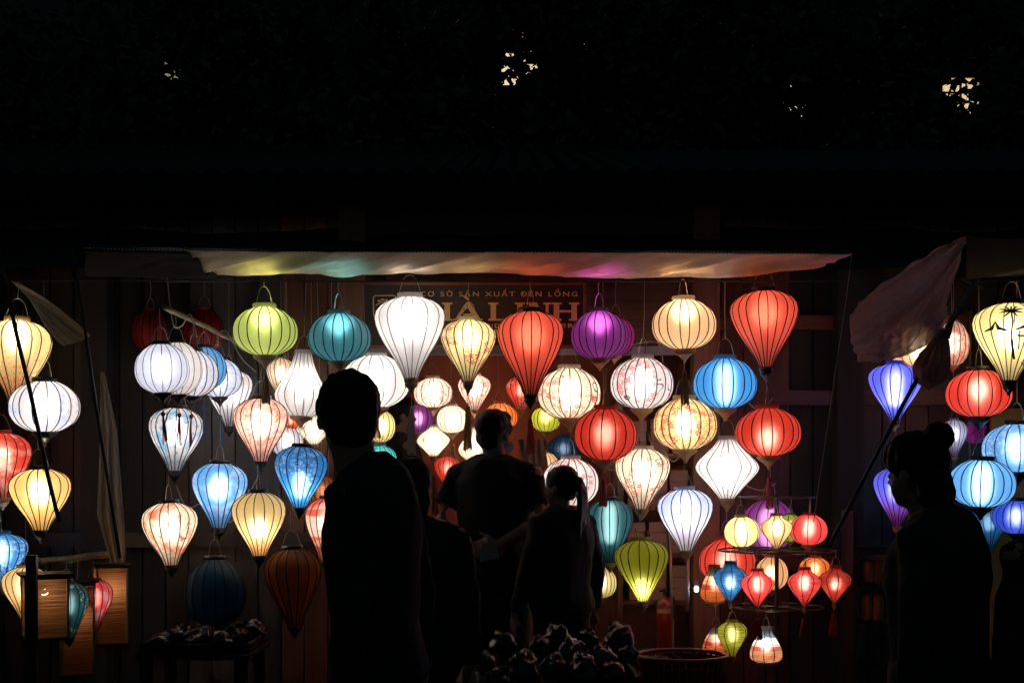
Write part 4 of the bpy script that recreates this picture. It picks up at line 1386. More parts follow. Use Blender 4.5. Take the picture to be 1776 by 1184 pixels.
mb.build('emblem', M_GOLD, sg)

# ================================================================== SQUARE WICKER LANTERNS
def wicker_mat():
    if 'wicker' in MATS:
        return MATS['wicker']
    t = NT('wicker')
    co = t.n('ShaderNodeTexCoord').outputs['Object']
    yarn = t.noise(t.scale(co, (6.0, 6.0, 190.0)), 1.0, 3.0, 0.7)
    c = t.mix(t.step(yarn, 0.3, 0.7), (0.10, 0.030, 0.010), (0.52, 0.22, 0.085))
    s = t.mixs(0.45, t.shader('ShaderNodeBsdfDiffuse', Color=c), t.shader('ShaderNodeBsdfTranslucent', Color=c))
    gap = t.math('MULTIPLY', t.math('LESS_THAN', yarn, 0.36), 0.55)
    s = t.mixs(gap, s, t.shader('ShaderNodeBsdfTransparent', Color=(1, 1, 1)))
    MATS['wicker'] = t.done(s)
    return MATS['wicker']


def box_lantern(px, top, bot, side, d, yaw, label, lit, hang):
    s = d / FPX
    H = (bot - top) * s
    h = side / 2
    root = thing('wicker_lantern', label, 'lantern', P(px, bot, d), math.radians(yaw), 'square wicker lanterns')
    for z in (0.008, H - 0.008):
        fr = MB()
        for q in (-1, 1):
            fr.box((q * h, 0, z), (0.016, side + 0.016, 0.016)); fr.box((0, q * h, z), (side - 0.015, 0.0155, 0.0155))
        fr.build('rim', M_WOOD_DARK, root)
    for qx in (-1, 1):
        for qy in (-1, 1):
            mb = MB(); mb.box((qx * h, qy * h, H / 2), (0.011, 0.011, H - 0.034)); mb.build('corner_post', M_BAMBOO, root)
    for k in range(4):
        mb = MB(); mb.grid(lambda u, v: Vector(((u - .5) * (side - 0.012), -h + 0.002 * nz(u * 6, v * 9, k), 0.017 + v * (H - 0.034))), 8, 12)
        o = mb.build('screen', wicker_mat(), root, True); o.rotation_euler = (0, 0, k * PI / 2)
    mb = MB()
    mb.box((0, 0, H + 0.004), (side + 0.05, side + 0.05, 0.010)); mb.build('lid', M_WOOD_DARK, root)
    zr = P(px, hang, d).z - P(px, bot, d).z
    mb = MB(); mb.tube([(0, 0, H), (0.004, 0, zr)], 0.003, 5); mb.build('hanger', M_WIRE, root)
    if lit:
        mb = MB(); mb.lathe([(0.003, H * .62), (0.014, H * .66), (0.014, H * .74), (0.004, H * .78)], 8)
        mb.build('bulb', bulb_mat(K_BULB * lit * h * h / (2 * 0.014 * H * 0.16), True), root)


box_lantern(78, 996, 1108, 0.185, 6.55, 24, 'square wicker lantern nearest the dark post', 0.55, 972)
box_lantern(134, 1008, 1172, 0.150, 7.02, 20, 'tall square wicker lantern, middle of the three, hanging lowest', 0.75, 968)
box_lantern(191, 978, 1118, 0.150, 7.42, 24, 'square wicker lantern farthest along the bamboo bar, by the curtain', 1.0, 962)

# ================================================================== GOODS, BASKET, SHELVES
M_TABLE = wood('table_wood', (0.006, 0.004, 0.003), (0.02, 0.012, 0.008), 0.85, axis=0)


def table(name, label, x0, x1, y0, y1, top):
    r = thing(name, label, 'table', ((x0 + x1) / 2, (y0 + y1) / 2, 0.12))
    w, dp = x1 - x0, y1 - y0
    nb = max(3, int(dp / 0.12))
    for k in range(nb):
        mb = MB(); mb.box((0, -dp / 2 + (k + .5) * dp / nb, top - 0.12 - 0.0125), (w, dp / nb - 0.006, 0.025)); mb.build('board', M_TABLE, r)
    for qx in (-1, 1):
        for qy in (-1, 1):
            mb = MB(); mb.box((qx * (w / 2 - .05), qy * (dp / 2 - .05), (top - 0.147) / 2), (0.05, 0.05, top - 0.147)); mb.build('leg', M_TABLE, r)
    return r


def plastic_mat(name, col):
    if name in MATS:
        return MATS[name]
    t = NT(name)
    co = t.n('ShaderNodeTexCoord').outputs['Object']
    c = t.mix(t.step(t.noise(co, 22.0, 3.0), 0.4, 0.6), tuple(x * 0.4 for x in col), col)
    b = t.n('ShaderNodeBsdfPrincipled')
    t.put(b.inputs['Base Color'], c); t.put(b.inputs['Roughness'], 0.22); t.put(b.inputs['Coat Weight'], 0.45); t.put(b.inputs['Coat Roughness'], 0.08)
    bp = t.n('ShaderNodeBump'); bp.inputs['Strength'].default_value = 0.8; bp.inputs['Distance'].default_value = 0.02
    t.put(bp.inputs['Height'], t.noise(co, 34.0, 4.0, 0.7)); t.put(b.inputs['Coat Normal'], bp.outputs[0])
    MATS[name] = t.done(b.outputs[0])
    return MATS[name]


BUN = [plastic_mat('wrap_brown', (0.030, 0.016, 0.010)), plastic_mat('wrap_red', (0.05, 0.008, 0.010)), plastic_mat('wrap_violet', (0.022, 0.014, 0.03)), plastic_mat('wrap_grey', (0.03, 0.03, 0.032))]
KINDS = ('brown', 'dark red', 'violet', 'grey')


def crumple(r, sx, sy, sz, seed):
    mb = MB(); mb.ball((0, 0, 0), 1, n=28, m=18)
    out = []
    for p in mb.v:
        p = Vector(p)
        k = 1 + 0.45 * nz(p.x * 1.6 + seed, p.y * 1.6, p.z * 1.6) + 0.30 * abs(nz(p.x * 4 + seed, p.y * 4, p.z * 4)) + 0.12 * nz(p.x * 9 + seed, p.y * 9, p.z * 9)
        out.append((p.x * r * sx * k, p.y * r * sy * k, max(-0.8, p.z) * r * sz * k))
    mb.v = out
    return mb


tb1 = table('display_table', 'low dark table in front of the girl, heaped with wrapped bundles', P(812, 0, 5.8).x, P(1112, 0, 5.8).x, 5.45, 6.15, 0.62)
tb2 = table('display_table', 'dark table under the unlit blue lantern, holding wrapped bundles', P(258, 0, 7.15).x, P(452, 0, 7.15).x, 6.85, 7.45, 0.62)
GOODS = [(842, 1140, 5.75), (872, 1108, 5.95), (905, 1150, 5.7), (935, 1112, 5.95), (966, 1098, 6.05), (992, 1130, 5.75), (1020, 1100, 6.0), (1046, 1136, 5.72), (1074, 1100, 6.02), (1088, 1128, 5.8), (960, 1150, 5.6), (1012, 1158, 5.6), (862, 1168, 5.58), (1062, 1162, 5.6)]
SPOT = ['at the table\'s left front corner', 'behind the left front corner bundle', 'low in front of the table\'s left half', 'under the man\'s clasped hands', 'below the girl\'s waist', 'in the middle of the heap', 'highest of the heap, right of the girl', 'right of the heap\'s middle', 'at the back right corner of the heap', 'next to the red basket', 'at the front edge in the middle', 'at the front edge right of the middle', 'at the front edge far left', 'at the front edge far right']
for k, (px, py, d) in enumerate(GOODS):
    c = P(px, py, d)
    r = 0.036 + 0.012 * (k % 3)
    z = max(c.z - 0.02, 0.62 + r * 0.8)
    m = k % 4
    o = crumple(r, 1.0, 1.0, 1.1, k + 1).build('wrapped_bundle', BUN[m], None, True, (c.x, d, z))
    tag(o, '%s plastic-wrapped bundle %s' % (KINDS[m], SPOT[k]), 'bundle', 'wrapped bundles on the tables')
GOODS2 = [(285, 1090, 7.05), (318, 1078, 7.2), (350, 1086, 7.0), (384, 1090, 6.95), (412, 1084, 7.2), (434, 1074, 7.3)]
SPOT2 = ['at the far left of the left table', 'with a pointed top left of the unlit blue lantern', 'left below the unlit blue lantern', 'right below the unlit blue lantern', 'behind the right side of the unlit blue lantern', 'between unlit blue and rust lanterns', 'left behind the tip of the rust lantern']
for k, (px, py, d) in enumerate(GOODS2):
    c = P(px, py + 14, d); r = 0.045 + 0.008 * (k % 3); m = (k + 3) % 4
    o = crumple(r, 1.1, 1.0, 0.9, k + 31).build('wrapped_bundle', BUN[m], None, True, (c.x, d, max(0.62 + r * 0.7, c.z - 0.02)))
    tag(o, '%s plastic-wrapped bundle %s' % (KINDS[m], SPOT2[k]), 'bundle', 'wrapped bundles on the tables')
# heap filler crates that hold the bundles up
for (x0, x1, y0, y1, zt, lab) in ((P(825, 0, 5.8).x, P(960, 0, 5.8).x, 5.62, 6.08, 0.70, 'shallow dark crate under the left bundles of the front table'), (P(966, 0, 5.8).x, P(1102, 0, 5.8).x, 5.62, 6.1, 0.72, 'shallow dark crate under the right bundles of the front table'),
                                  (P(262, 0, 7.1).x, P(446, 0, 7.1).x, 6.88, 7.4, 0.70, 'shallow dark crate holding bundles under the unlit blue lantern')):
    cr = thing('crate', lab, 'crate', ((x0 + x1) / 2, (y0 + y1) / 2, 0.621))
    hgt = zt - 0.621 - 0.03
    w, dp = x1 - x0, y1 - y0
    for q in (-1, 1):
        mb = MB(); mb.box((q * (w / 2 - .008), 0, hgt / 2 + .001), (0.014, dp, hgt)); mb.build('side', M_TABLE, cr)
        mb = MB(); mb.box((0, q * (dp / 2 - .008), hgt / 2 + .001), (w - 0.032, 0.014, hgt)); mb.build('side', M_TABLE, cr)
    mb = MB(); mb.box((0, 0, 0.008), (w - 0.034, dp - 0.034, 0.012)); mb.build('bottom', M_TABLE, cr)

# red plastic basket on a stool
M_RED_PL = plain('red_plastic', (0.50, 0.030, 0.022), 0.28, coat=0.4)
bc = P(1182, 1136, 6.2)
bk = thing('basket', 'red plastic basket with a wide rim beside the wrapped bundles', 'basket', (bc.x, bc.y, bc.z - 0.19))
rr_ = 0.197
mb = MB(); mb.tube([(math.cos(2 * PI * k / 40) * rr_, math.sin(2 * PI * k / 40) * rr_, 0.19) for k in range(41)], 0.0095, 8, False); mb.build('rim', M_RED_PL, bk, True)
mb = MB(); mb.tube([(math.cos(2 * PI * k / 40) * rr_ * .93, math.sin(2 * PI * k / 40) * rr_ * .93, 0.15) for k in range(41)], 0.005, 6, False)
mb.tube([(math.cos(2 * PI * k / 40) * rr_ * .86, math.sin(2 * PI * k / 40) * rr_ * .86, 0.09) for k in range(41)], 0.005, 6, False); mb.build('band', M_RED_PL, bk, True)
mb = MB(); mb.lathe([(0.15, 0.0), (0.155, 0.012), (0.0, 0.012)], 28, close=True); mb.build('bottom', M_RED_PL, bk)
mb = MB(); mb.lathe([(0.150, 0.010), (0.166, 0.09), (0.184, 0.178)], 32, close=False); mb.build('liner', plain('dark_red_plastic', (0.14, 0.010, 0.010), 0.4), bk, True)
sl = MB(); sl.tube([(0.152, 0, 0.006), (0.172, 0, 0.09), (0.193, 0, 0.186)], 0.0065, 5)
slm = sl.mesh('slat', M_RED_PL, True)
for k in range(36):
    o = obj_from('slat', slm, bk); o.rotation_euler = (0, 0, 2 * PI * k / 36)
st_ = thing('stool', 'small dark wooden stool under the red basket', 'stool', (bc.x, bc.y, 0.12))
zt = bc.z - 0.19 - 0.12
mb = MB(); mb.lathe([(0.16, zt - 0.03), (0.17, zt - 0.015), (0.16, zt - 0.001)], 20); mb.build('seat', M_TABLE, st_)
for k in range(4):
    a_ = k * PI / 2 + .6
    mb = MB(); mb.tube([(math.cos(a_) * .11, math.sin(a_) * .11, zt - 0.032), (math.cos(a_) * .15, math.sin(a_) * .15, 0.012)], 0.014, 6); mb.build('leg', M_TABLE, st_)
# mesh of pale net left in the basket
net = MB()
for k in range(18):
    a0 = random.uniform(0, 2 * PI); pts = []
    for j in range(9):
        a1 = a0 + j * 0.5; q = 0.07 + 0.035 * math.sin(j * 1.3 + k)
        pts.append((-0.10 + q * math.cos(a1), -0.03 + q * math.sin(a1), 0.10 + 0.06 * math.sin(j * 0.8 + k) + 0.03))
    net.tube(pts, 0.0016, 4)
tag(net.build('net', plain('orange_net', (0.5, 0.22, 0.07), 0.5), None, False, (bc.x, bc.y, bc.z - 0.19)), 'tangled orange net lying in the red basket', 'net')

# red extinguisher cylinder
c = P(1153, 1128, 7.9)
ex = thing('fire_extinguisher', 'red cylinder with a pale label standing behind the red basket', 'extinguisher', (c.x, c.y, c.z))
mb = MB(); mb.lathe([(0.042, 0.0), (0.046, 0.008), (0.046, 0.255), (0.038, 0.285), (0.018, 0.302), (0.014, 0.31)], 20); mb.build('cylinder', plain('red_enamel', (0.38, 0.03, 0.02), 0.3, coat=0.5), ex, True)
mb = MB(); mb.lathe([(0.0466, 0.215), (0.0466, 0.238)], 20, close=False); mb.build('paper_label', plain('paper_label', (0.6, 0.42, 0.2), 0.7), ex)
mb = MB(); mb.tube([(0, 0, 0.305), (0, 0, 0.34)], 0.011, 8); mb.tube([(-0.03, 0, 0.335), (0.05, 0, 0.352)], 0.006, 6); mb.tube([(0.01, 0, 0.33), (0.05, 0.01, 0.30), (0.055, 0.01, 0.18)], 0.006, 6); mb.build('valve', M_BLACK, ex)
blk = table('low_bench', 'low bench behind the red basket, carrying the red cylinder', c.x - 0.3, c.x + 0.25, 7.78, 8.10, c.z - 0.001)

# white LED lamp
c = P(1193, 1060, 7.75)
ld = thing('led_lamp', 'slim white LED lamp with a bright round head under the pale blue lantern', 'lamp', (c.x, c.y, c.z))
mb = MB(); mb.tube([(0, 0, 0), (0.002, 0, 0.30)], 0.009, 8); mb.build('tube', plain('white_plastic', (0.7, 0.72, 0.75), 0.4), ld, True)
mb = MB(); mb.ball((0.045, -0.02, 0.125), 0.012, 0.009, 0.017, 12, 8); mb.build('bulb', glow('led', (0.86, 0.93, 1.0), 14.0), ld)
mb = MB(); mb.lathe([(0.012, 0.142), (0.016, 0.150), (0.010, 0.172)], 10, (0.045, -0.02, 0)); mb.build('holder', plain('white_plastic', (0.7, 0.72, 0.75), 0.4), ld, True)
mb = MB(); mb.tube([(0.004, 0, 0.125), (0.04, -0.012, 0.125)], 0.006, 6); mb.build('arm', M_BLACK, ld)
mb = MB(); mb.tube([(0, 0, 0.30), (0, 0, P(0, 955, 7.75).z - c.z)], 0.002, 5); mb.build('cord', M_WIRE, ld)

# shelf with unlit barrel lanterns at the right
sd = 7.40
sc_ = P(1525, 1076, sd)
sf = thing('shelf', 'dark wooden shelf between the ring stand and the woman with the bun', 'shelf', (sc_.x, sd, 0.12))
for py in (946, 1012, 1076, 1150):
    z = P(0, py, sd).z - 0.12
    mb = MB(); mb.box((0.02, 0, z - 0.01), (0.34, 0.26, 0.02)); mb.build('board', M_WOOD_DARK, sf)
for q in (-1, 1):
    mb = MB(); mb.box((0.02 + q * 0.18, 0, 0.60), (0.018, 0.27, 1.18)); mb.build('upright', M_WOOD_DARK, sf)
M_BARREL = plain('brown_silk', (0.62, 0.29, 0.13), 0.6, vary=0.3, scale=14)
for (px, top, bot, w, lab) in ((1503, 956, 999, 26, 'dull orange barrel lantern, first on the upper shelf'), (1522, 957, 999, 15, 'slim dull orange barrel lantern, middle of the upper shelf'), (1541, 957, 999, 20, 'dull orange barrel lantern, last on the upper shelf'),
                               (1501, 1012, 1062, 24, 'dull orange barrel lantern, first on the lower shelf'), (1523, 1016, 1064, 22, 'dull orange barrel lantern with a dark cord, last on the lower shelf')):
    s = sd / FPX
    d_ = sd - 0.05
    r = w / 2 * s; h = (bot - top) * s
    z0 = P(0, 1012 if bot < 1005 else 1076, sd).z
    bl = thing('barrel_lantern', lab, 'lantern', (P(px, 0, d_).x, d_, z0 + 0.001), random.uniform(0, 3), 'unlit barrel lanterns on the shelf')
    mb = MB(); mb.lathe([(r * .62, 0.006), (r * .86, h * .12), (r, h * .35), (r, h * .65), (r * .86, h * .88), (r * .62, h - 0.004)], 14); mb.build('shade', M_BARREL, bl, True)
    mb = MB(); mb.lathe([(r * .64, 0), (r * .64, 0.006)], 14); mb.build('rim', M_WOOD_DARK, bl)
    mb = MB(); mb.lathe([(r * .64, h - 0.004), (r * .64, h + 0.004)], 14); mb.build('rim', M_WOOD_DARK, bl)
    mb = MB(); mb.tube([(r * .5, 0, h), (0, 0, h + 0.02), (-r * .5, 0, h)], 0.0015, 4); mb.build('handle', M_WIRE, bl)

# stock inside the shop, right: shelf of cartons and folded stock
cd = 8.34
rack2 = thing('stock_shelf', 'open shelf with cartons inside the shop, behind the white blossom teardrop', 'shelf', (P(1135, 0, cd).x, cd, 0.28))
bx0, bx1 = P(1072, 0, cd).x - P(1135, 0, cd).x, P(1200, 0, cd).x - P(1135, 0, cd).x
for py in (700, 790, 880, 960, 1040):
    z = P(0, py, cd).z - 0.28
    mb = MB(); mb.box(((bx0 + bx1) / 2, 0, z), (bx1 - bx0, 0.36, 0.022)); mb.build('board', M_WOOD_RED_H, rack2)
for q in (bx0, bx1):
    mb = MB(); mb.box((q, 0, 0.83), (0.03, 0.375, 1.62)); mb.build('upright', M_WOOD_RED, rack2)
M_CARTON = plain('carton', (0.66, 0.46, 0.34), 0.8, vary=0.3, scale=12)
rg = random.Random(5)
labs = iter(['top left', 'top middle', 'top right', 'second row left', 'second row middle', 'second row right', 'third row left', 'third row middle', 'third row right', 'bottom row left', 'bottom row middle', 'bottom row right'])
for py in (790, 880, 960, 1040):
    z = P(0, py, cd).z + 0.0115
    for k in range(3):
        w_ = (bx1 - bx0 - 0.06) / 3 - 0.02
        h_ = rg.uniform(0.14, 0.22); xx = P(1135, 0, cd).x + bx0 + 0.035 + (k + .5) * (w_ + 0.02)
        ct = thing('carton', 'brown carton on the stock shelf inside the shop, %s' % next(labs), 'carton', (xx, cd - 0.02, z), rg.uniform(-.08, .08), 'cartons on the stock shelf')
        nl = 3
        for j in range(nl):
            mb = MB(); mb.box((0, 0, h_ * (j + .5) / nl), (w_ - 0.006 * (j % 2), 0.24, h_ / nl - 0.004)); mb.build('layer', M_CARTON, ct)
# striped cloth hanging between the two customers
def stripes_mat():
    t = NT('striped_cloth')
    co = t.n('ShaderNodeTexCoord').outputs['Object']
    wv = t.n('ShaderNodeTexWave', wave_type='BANDS', bands_direction='X'); t.put(wv.inputs['Vector'], co); wv.inputs['Scale'].default_value = 9.0; wv.inputs['Distortion'].default_value = 1.2
    c = t.mix(t.step(wv.outputs['Fac'], 0.4, 0.6), (0.42, 0.26, 0.18), (0.60, 0.56, 0.60))
    return t.done(t.mixs(0.4, t.shader('ShaderNodeBsdfDiffuse', Color=c), t.shader('ShaderNodeBsdfTranslucent', Color=c)))


cb = P(925, 862, 8.45)
mb = MB(); mb.grid(lambda u, v: P(898 + u * 44 + v * 8 + 6 * math.sin(v * 3), 762 + v * 112, 8.45 + 0.03 * math.sin(u * 19 + v) + 0.03 * nz(u * 4, v * 4)) - cb, 30, 30)
tag(mb.build('striped_cloth', stripes_mat(), None, True, cb), 'striped cloth hanging beside the masked man\'s face', 'cloth')
# mustard wall panel and pink toy at the right stall
mb = MB(); pp = P(1800, 0, 8.6); mb.box((0, 0, 0.9), (0.75, 0.03, 1.7))
tag(mb.build('wall_panel', plain('mustard_plaster', (0.55, 0.36, 0.07), 0.8, vary=0.3), None, False, (P(1830, 0, 8.13).x, 8.13, 0.13)), 'mustard yellow wall panel behind the blue lanterns at the right stall', 'panel')
mb = crumple(0.045, 1.0, 0.8, 1.5, 77)
tag(mb.build('pink_pouch', plain('pink_silk', (0.55, 0.03, 0.30), 0.5), None, False, P(1692, 748, 8.0)), 'small magenta silk pouch hanging below the orange red lantern', 'pouch')
mb = MB(); mb.tube([(0, 0, 0), (0.002, 0, 1.1)], 0.008, 6)
tag(mb.build('bamboo_upright', M_BAMBOO, None, True, P(1682, 870, 8.1)), 'thin pale bamboo upright beside the magenta pouch', 'pole')

# ================================================================== PEOPLE
def remeshed(mb, name, voxel, mat, parent, smooth_it=4, disp=None):
    me = mb.mesh(name, mat)
    tmp = bpy.data.objects.new(name + '_tmp', me)
    COL.objects.link(tmp)
    m = tmp.modifiers.new('r', 'REMESH'); m.mode = 'VOXEL'; m.voxel_size = voxel; m.use_smooth_shade = True
    if smooth_it:
        sm = tmp.modifiers.new('s', 'SMOOTH'); sm.factor = 0.5; sm.iterations = smooth_it
    dg = bpy.context.evaluated_depsgraph_get()
    out = bpy.data.meshes.new_from_object(tmp.evaluated_get(dg))
    bpy.data.objects.remove(tmp)
    if disp:
        n_ = len(out.vertices); co = np.empty(n_ * 3, dtype=np.float32); out.vertices.foreach_get('co', co); co = co.reshape(-1, 3)
        no = np.empty(n_ * 3, dtype=np.float32); out.vertices.foreach_get('normal', no); no = no.reshape(-1, 3)
        f, a = disp
        dd = np.array([nz(c[0] * f, c[1] * f, c[2] * f * 0.7) + 0.6 * nz(c[0] * f * 2.3, c[1] * f * 2.3, c[2] * f * 2.3 + 9) for c in co])
        co += no * (dd * a)[:, None]
        out.vertices.foreach_set('co', co.ravel()); out.update()
    out.polygons.foreach_set('use_smooth', [True] * len(out.polygons))
    out.materials.clear(); out.materials.append(mat)
    out.name = name
    return obj_from(name, out, parent)


def skin_mat():
    if 'skin' not in MATS:
        t = NT('skin')
        co = t.n('ShaderNodeTexCoord').outputs['Object']
        c = t.mix(t.noise(co, 25.0, 3.0), (0.36, 0.19, 0.12), (0.50, 0.29, 0.20))
        b = t.n('ShaderNodeBsdfPrincipled'); t.put(b.inputs['Base Color'], c); t.put(b.inputs['Roughness'], 0.5)
        MATS['skin'] = t.done(b.outputs[0])
    return MATS['skin']


M_HAIR = plain('black_hair', (0.008, 0.007, 0.006), 0.6, vary=0.5, scale=60, spec=0.2)
M_HAIRB = plain('brown_hair', (0.035, 0.017, 0.010), 0.55, vary=0.5, scale=60, spec=0.25)


def hand(mb, wrist, dirv, nrm, side, curl=0.5, sc=1.0):
    d = Vector(dirv).normalized(); n = Vector(nrm); n = (n - d * n.dot(d)).normalized(); s = d.cross(n) * side
    w = Vector(wrist)
    rot = Matrix((s, n, d)).transposed()
    mb.ball(w + d * 0.045 * sc, 0.040 * sc, 0.016 * sc, 0.055 * sc, 12, 8, rot)
    for k, (o, L) in enumerate(((-0.031, .066), (-0.011, .076), (0.010, .072), (0.030, .056))):
        b = w + d * 0.082 * sc + s * o * sc
        p1 = b + (d * math.cos(curl * .6) + n * math.sin(curl * .6)) * L * .5 * sc
        p2 = p1 + (d * math.cos(curl * 1.6) + n * math.sin(curl * 1.6)) * L * .32 * sc
        p3 = p2 + (d * math.cos(curl * 2.4) + n * math.sin(curl * 2.4)) * L * .25 * sc
        mb.tube([b - d * 0.03 * sc, b, p1, p2, p3], [0.009 * sc, 0.0088 * sc, 0.0082 * sc, 0.0076 * sc, 0.0062 * sc], 8)
    b = w + d * 0.022 * sc - s * 0.030 * sc
    mb.tube([b, b + (d * .7 - s * .7 + n * .25) * 0.036 * sc, b + (d * 1.25 - s * .85 + n * .5) * 0.050 * sc], [0.0115 * sc, 0.0095 * sc, 0.007 * sc], 8)


def person(label, px, d, head_py, H, yaw, shirt, trousers, arms, head_yaw=0.0, nod=0.0, hair='short', long_sleeve=False, female=False, voxel=0.0095, floor=0.12, bulk=1.0, lean=0.0, ear=True, skirt=False, shx=1.0, head_fwd=0.0):
    """joints in the person's own frame: x to their right, y forward, z up"""
    root = thing('person', label, 'person', (P(px, 0, d).x, d, floor), -math.radians(yaw), 'people at the stalls')
    k = H / 1.75
    S = skin_mat()
    sh = (0.168 if female else 0.192) * shx
    V = lambda *a: Vector(a)
    body = MB(); top = MB(); bot = MB(); hairm = MB()
    R = Matrix.Rotation(-math.radians(head_yaw), 3, 'Z') @ Matrix.Rotation(math.radians(-nod), 3, 'X')
    nb = V(0, lean + head_fwd, 1.487)
    hc = nb + V(0, 0.018, 0.135)

    def h(x, y, z):
        return hc + R @ V(x, y, z)
    # head: skull, face, jaw, nose, lips, ears
    body.ball(h(0, -0.012, 0.030), 0.074, 0.094, 0.088, 16, 12, R)
    body.ball(h(0, 0.026, -0.028), 0.060, 0.062, 0.085, 14, 10, R)
    body.ball(h(0, 0.045, -0.078), 0.036, 0.038, 0.030, 12, 8, R)
    body.ball(h(0, 0.060, 0.008), 0.046, 0.028, 0.020, 10, 8, R)
    body.tube([h(0, 0.080, 0.012), h(0, 0.102, -0.026), h(0, 0.088, -0.034)], [0.008, 0.014, 0.010], 8)
    body.ball(h(0, 0.080, -0.056), 0.022, 0.012, 0.010, 10, 6, R)
    body.ball(h(0, 0.078, -0.068), 0.018, 0.012, 0.008, 10, 6, R)
    for q in (-1, 1):
        body.ball(h(q * 0.076, -0.006, -0.008), 0.010, 0.019, 0.031, 10, 8, R)
    body.tube([nb - V(0, 0.012, 0.10), nb + V(0, -0.004, 0.02), h(0, -0.018, -0.035)], [0.070, 0.060, 0.058] if not female else [0.056, 0.045, 0.045], 14)

    # trunk
    tw = 0.88 if female else 1.0
    rings = [(0.86, 0.155, 0.105, -.01), (0.94, 0.165 if female else 0.158, 0.115, -.01), (1.06, 0.138, 0.100, 0), (1.18, 0.150, 0.108, .005), (1.30, 0.165, 0.118, .005), (1.385, 0.160, 0.102, 0), (1.445, 0.110, 0.078, -.01), (1.50, 0.064, 0.058, -.01)]

    def trunk(mb, infl, lo=0, hi=8):
        rs = rings[lo:hi]
        n_ = 20; vs_, fs = [], []
        for (z, rx, ry, y0) in rs:
            ly = lean * max(0, (z - 0.9) / 0.6)
            for j in range(n_):
                a_ = 2 * PI * j / n_
                ca, sa = math.cos(a_), math.sin(a_)
                e = 0.82
                vs_.append(V(abs(ca) ** e * math.copysign(1, ca) * (rx * tw * bulk + infl), y0 + ly + abs(sa) ** e * math.copysign(1, sa) * (ry * bulk + infl), z))
        for i_ in range(len(rs) - 1):
            for j in range(n_):
                j2 = (j + 1) % n_
                fs.append((i_ * n_ + j, i_ * n_ + j2, (i_ + 1) * n_ + j2, (i_ + 1) * n_ + j))
        fs.append(tuple(range(n_))[::-1]); fs.append(tuple((len(rs) - 1) * n_ + j for j in range(n_)))
        mb.add(vs_, fs)
    trunk(body, 0.0)
    rings.insert(1, (0.90, 0.162, 0.112, -.01)); trunk(top, 0.029, 1, 9)
    top.tube([V(0, lean - .008, 1.34), V(0, lean - .010, 1.41), V(0, lean + head_fwd * .5 - .012, 1.465), V(0, lean + head_fwd * .9 - .012, 1.50)], [0.120, 0.112, 0.096, 0.076], 18)
    # arms
    for q, (el, wr, hd, hn, cu) in zip((-1, 1), arms):
        s0 = V(q * sh, lean - .005, 1.412)
        top.tube([V(0, lean - .012, 1.47), V(q * sh * .40, lean - .014, 1.445), V(q * sh * .75, lean - .008, 1.425), s0], [.072, .074, .066, .060], 12); el = Vector(el); wr = Vector(wr)
        body.tube([V(q * sh * .5, lean, 1.40), s0, s0.lerp(el, .5), el, el.lerp(wr, .35), wr], [.060, .056, .046, .039, .038, .027], 12)
        body.ball(s0, .058, n=12, m=8)
        hand(body, wr, hd, hn, q, cu, 0.95 if female else 1.03)
        se = el.lerp(wr, .92) if long_sleeve else s0.lerp(el, .66)
        if long_sleeve:
            top.tube([V(q * sh * .5, lean, 1.405), s0, s0.lerp(el, .5), el, se], [.070, .072, .062, .054, .042], 14)
        else:
            top.tube([V(q * sh * .5, lean, 1.405), s0, s0.lerp(el, .35), se], [.068, .064, .060, .061], 14)
        top.ball(s0 - V(q * .006, 0, .004), .066, n=12, m=8)
    # legs and feet
    for q in (-1, 1):
        hp = V(q * .088, 0, .90); kn = V(q * .095, .012, .49); an = V(q * .10, -.02, .085)
        body.tube([hp, hp.lerp(kn, .45), kn, kn.lerp(an, .3), an], [.085, .076, .056, .056, .038], 12)
        body.tube([an + V(0, -.03, -.045), an + V(0, .08, -.05), an + V(0, .165, -.06)], [.034, .036, .024], 10)
        if not skirt:
            bot.tube([hp + V(0, 0, .06), hp.lerp(kn, .45), kn, kn.lerp(an, .5), an + V(0, 0, .02)], [.100, .094, .078, .074, .066], 14)
    if skirt:
        bot.lathe([(.20, .42), (.19, .70), (.165, .92), (.145, 1.04)], 18, close=True, sy=.8)
    else:
        bot.lathe([(.150 * bulk, .84), (.180 * bulk, .92), (.178 * bulk, 1.03)], 18, close=True, sy=.78)
    # hair
    if hair:
        hairm.ball(h(0, -0.024, 0.042), 0.086, 0.098, 0.092, 16, 12, R)
        hairm.ball(h(0, -0.048, -0.012), 0.076, 0.068, 0.072, 14, 10, R)
        for q in (-1, 1):
            hairm.ball(h(q * 0.066, 0.008, 0.035), 0.020, 0.045, 0.045, 10, 8, R)
        if hair == 'short':
            hairm.ball(h(0, 0.035, 0.085), 0.068, 0.055, 0.038, 12, 8, R)
        if hair == 'bob':
            hairm.ball(h(0, -0.045, -0.055), 0.084, 0.062, 0.085, 14, 10, R)
        if hair == 'pony':
            hairm.ball(h(0, -0.125, 0.030), 0.030, 0.030, 0.032, 10, 8, R)
            for j in range(7):
                o_ = (j - 3) * 0.009
                hairm.tube([h(o_ * .4, -0.118, 0.03), h(o_, -0.150, -0.02), h(o_ * 1.6, -0.148, -0.13), h(o_ * 2.0, -0.138, -0.26), h(o_ * 1.3, -0.135, -0.40 + 0.02 * (j % 3))], [0.018, 0.020, 0.019, 0.015, 0.005], 7)
        if hair == 'bun':
            hairm.ball(h(0, -0.098, 0.112), 0.052, 0.050, 0.048, 14, 10, R)
            hairm.ball(h(0, -0.070, -0.055), 0.082, 0.055, 0.085, 12, 8, R)
            hairm.ball(h(0, -0.005, 0.055), 0.092, 0.105, 0.085, 14, 10, R)
    for mb_ in (body, top, bot, hairm):
        mb_.v = [tuple(Vector(p) * k) for p in mb_.v]
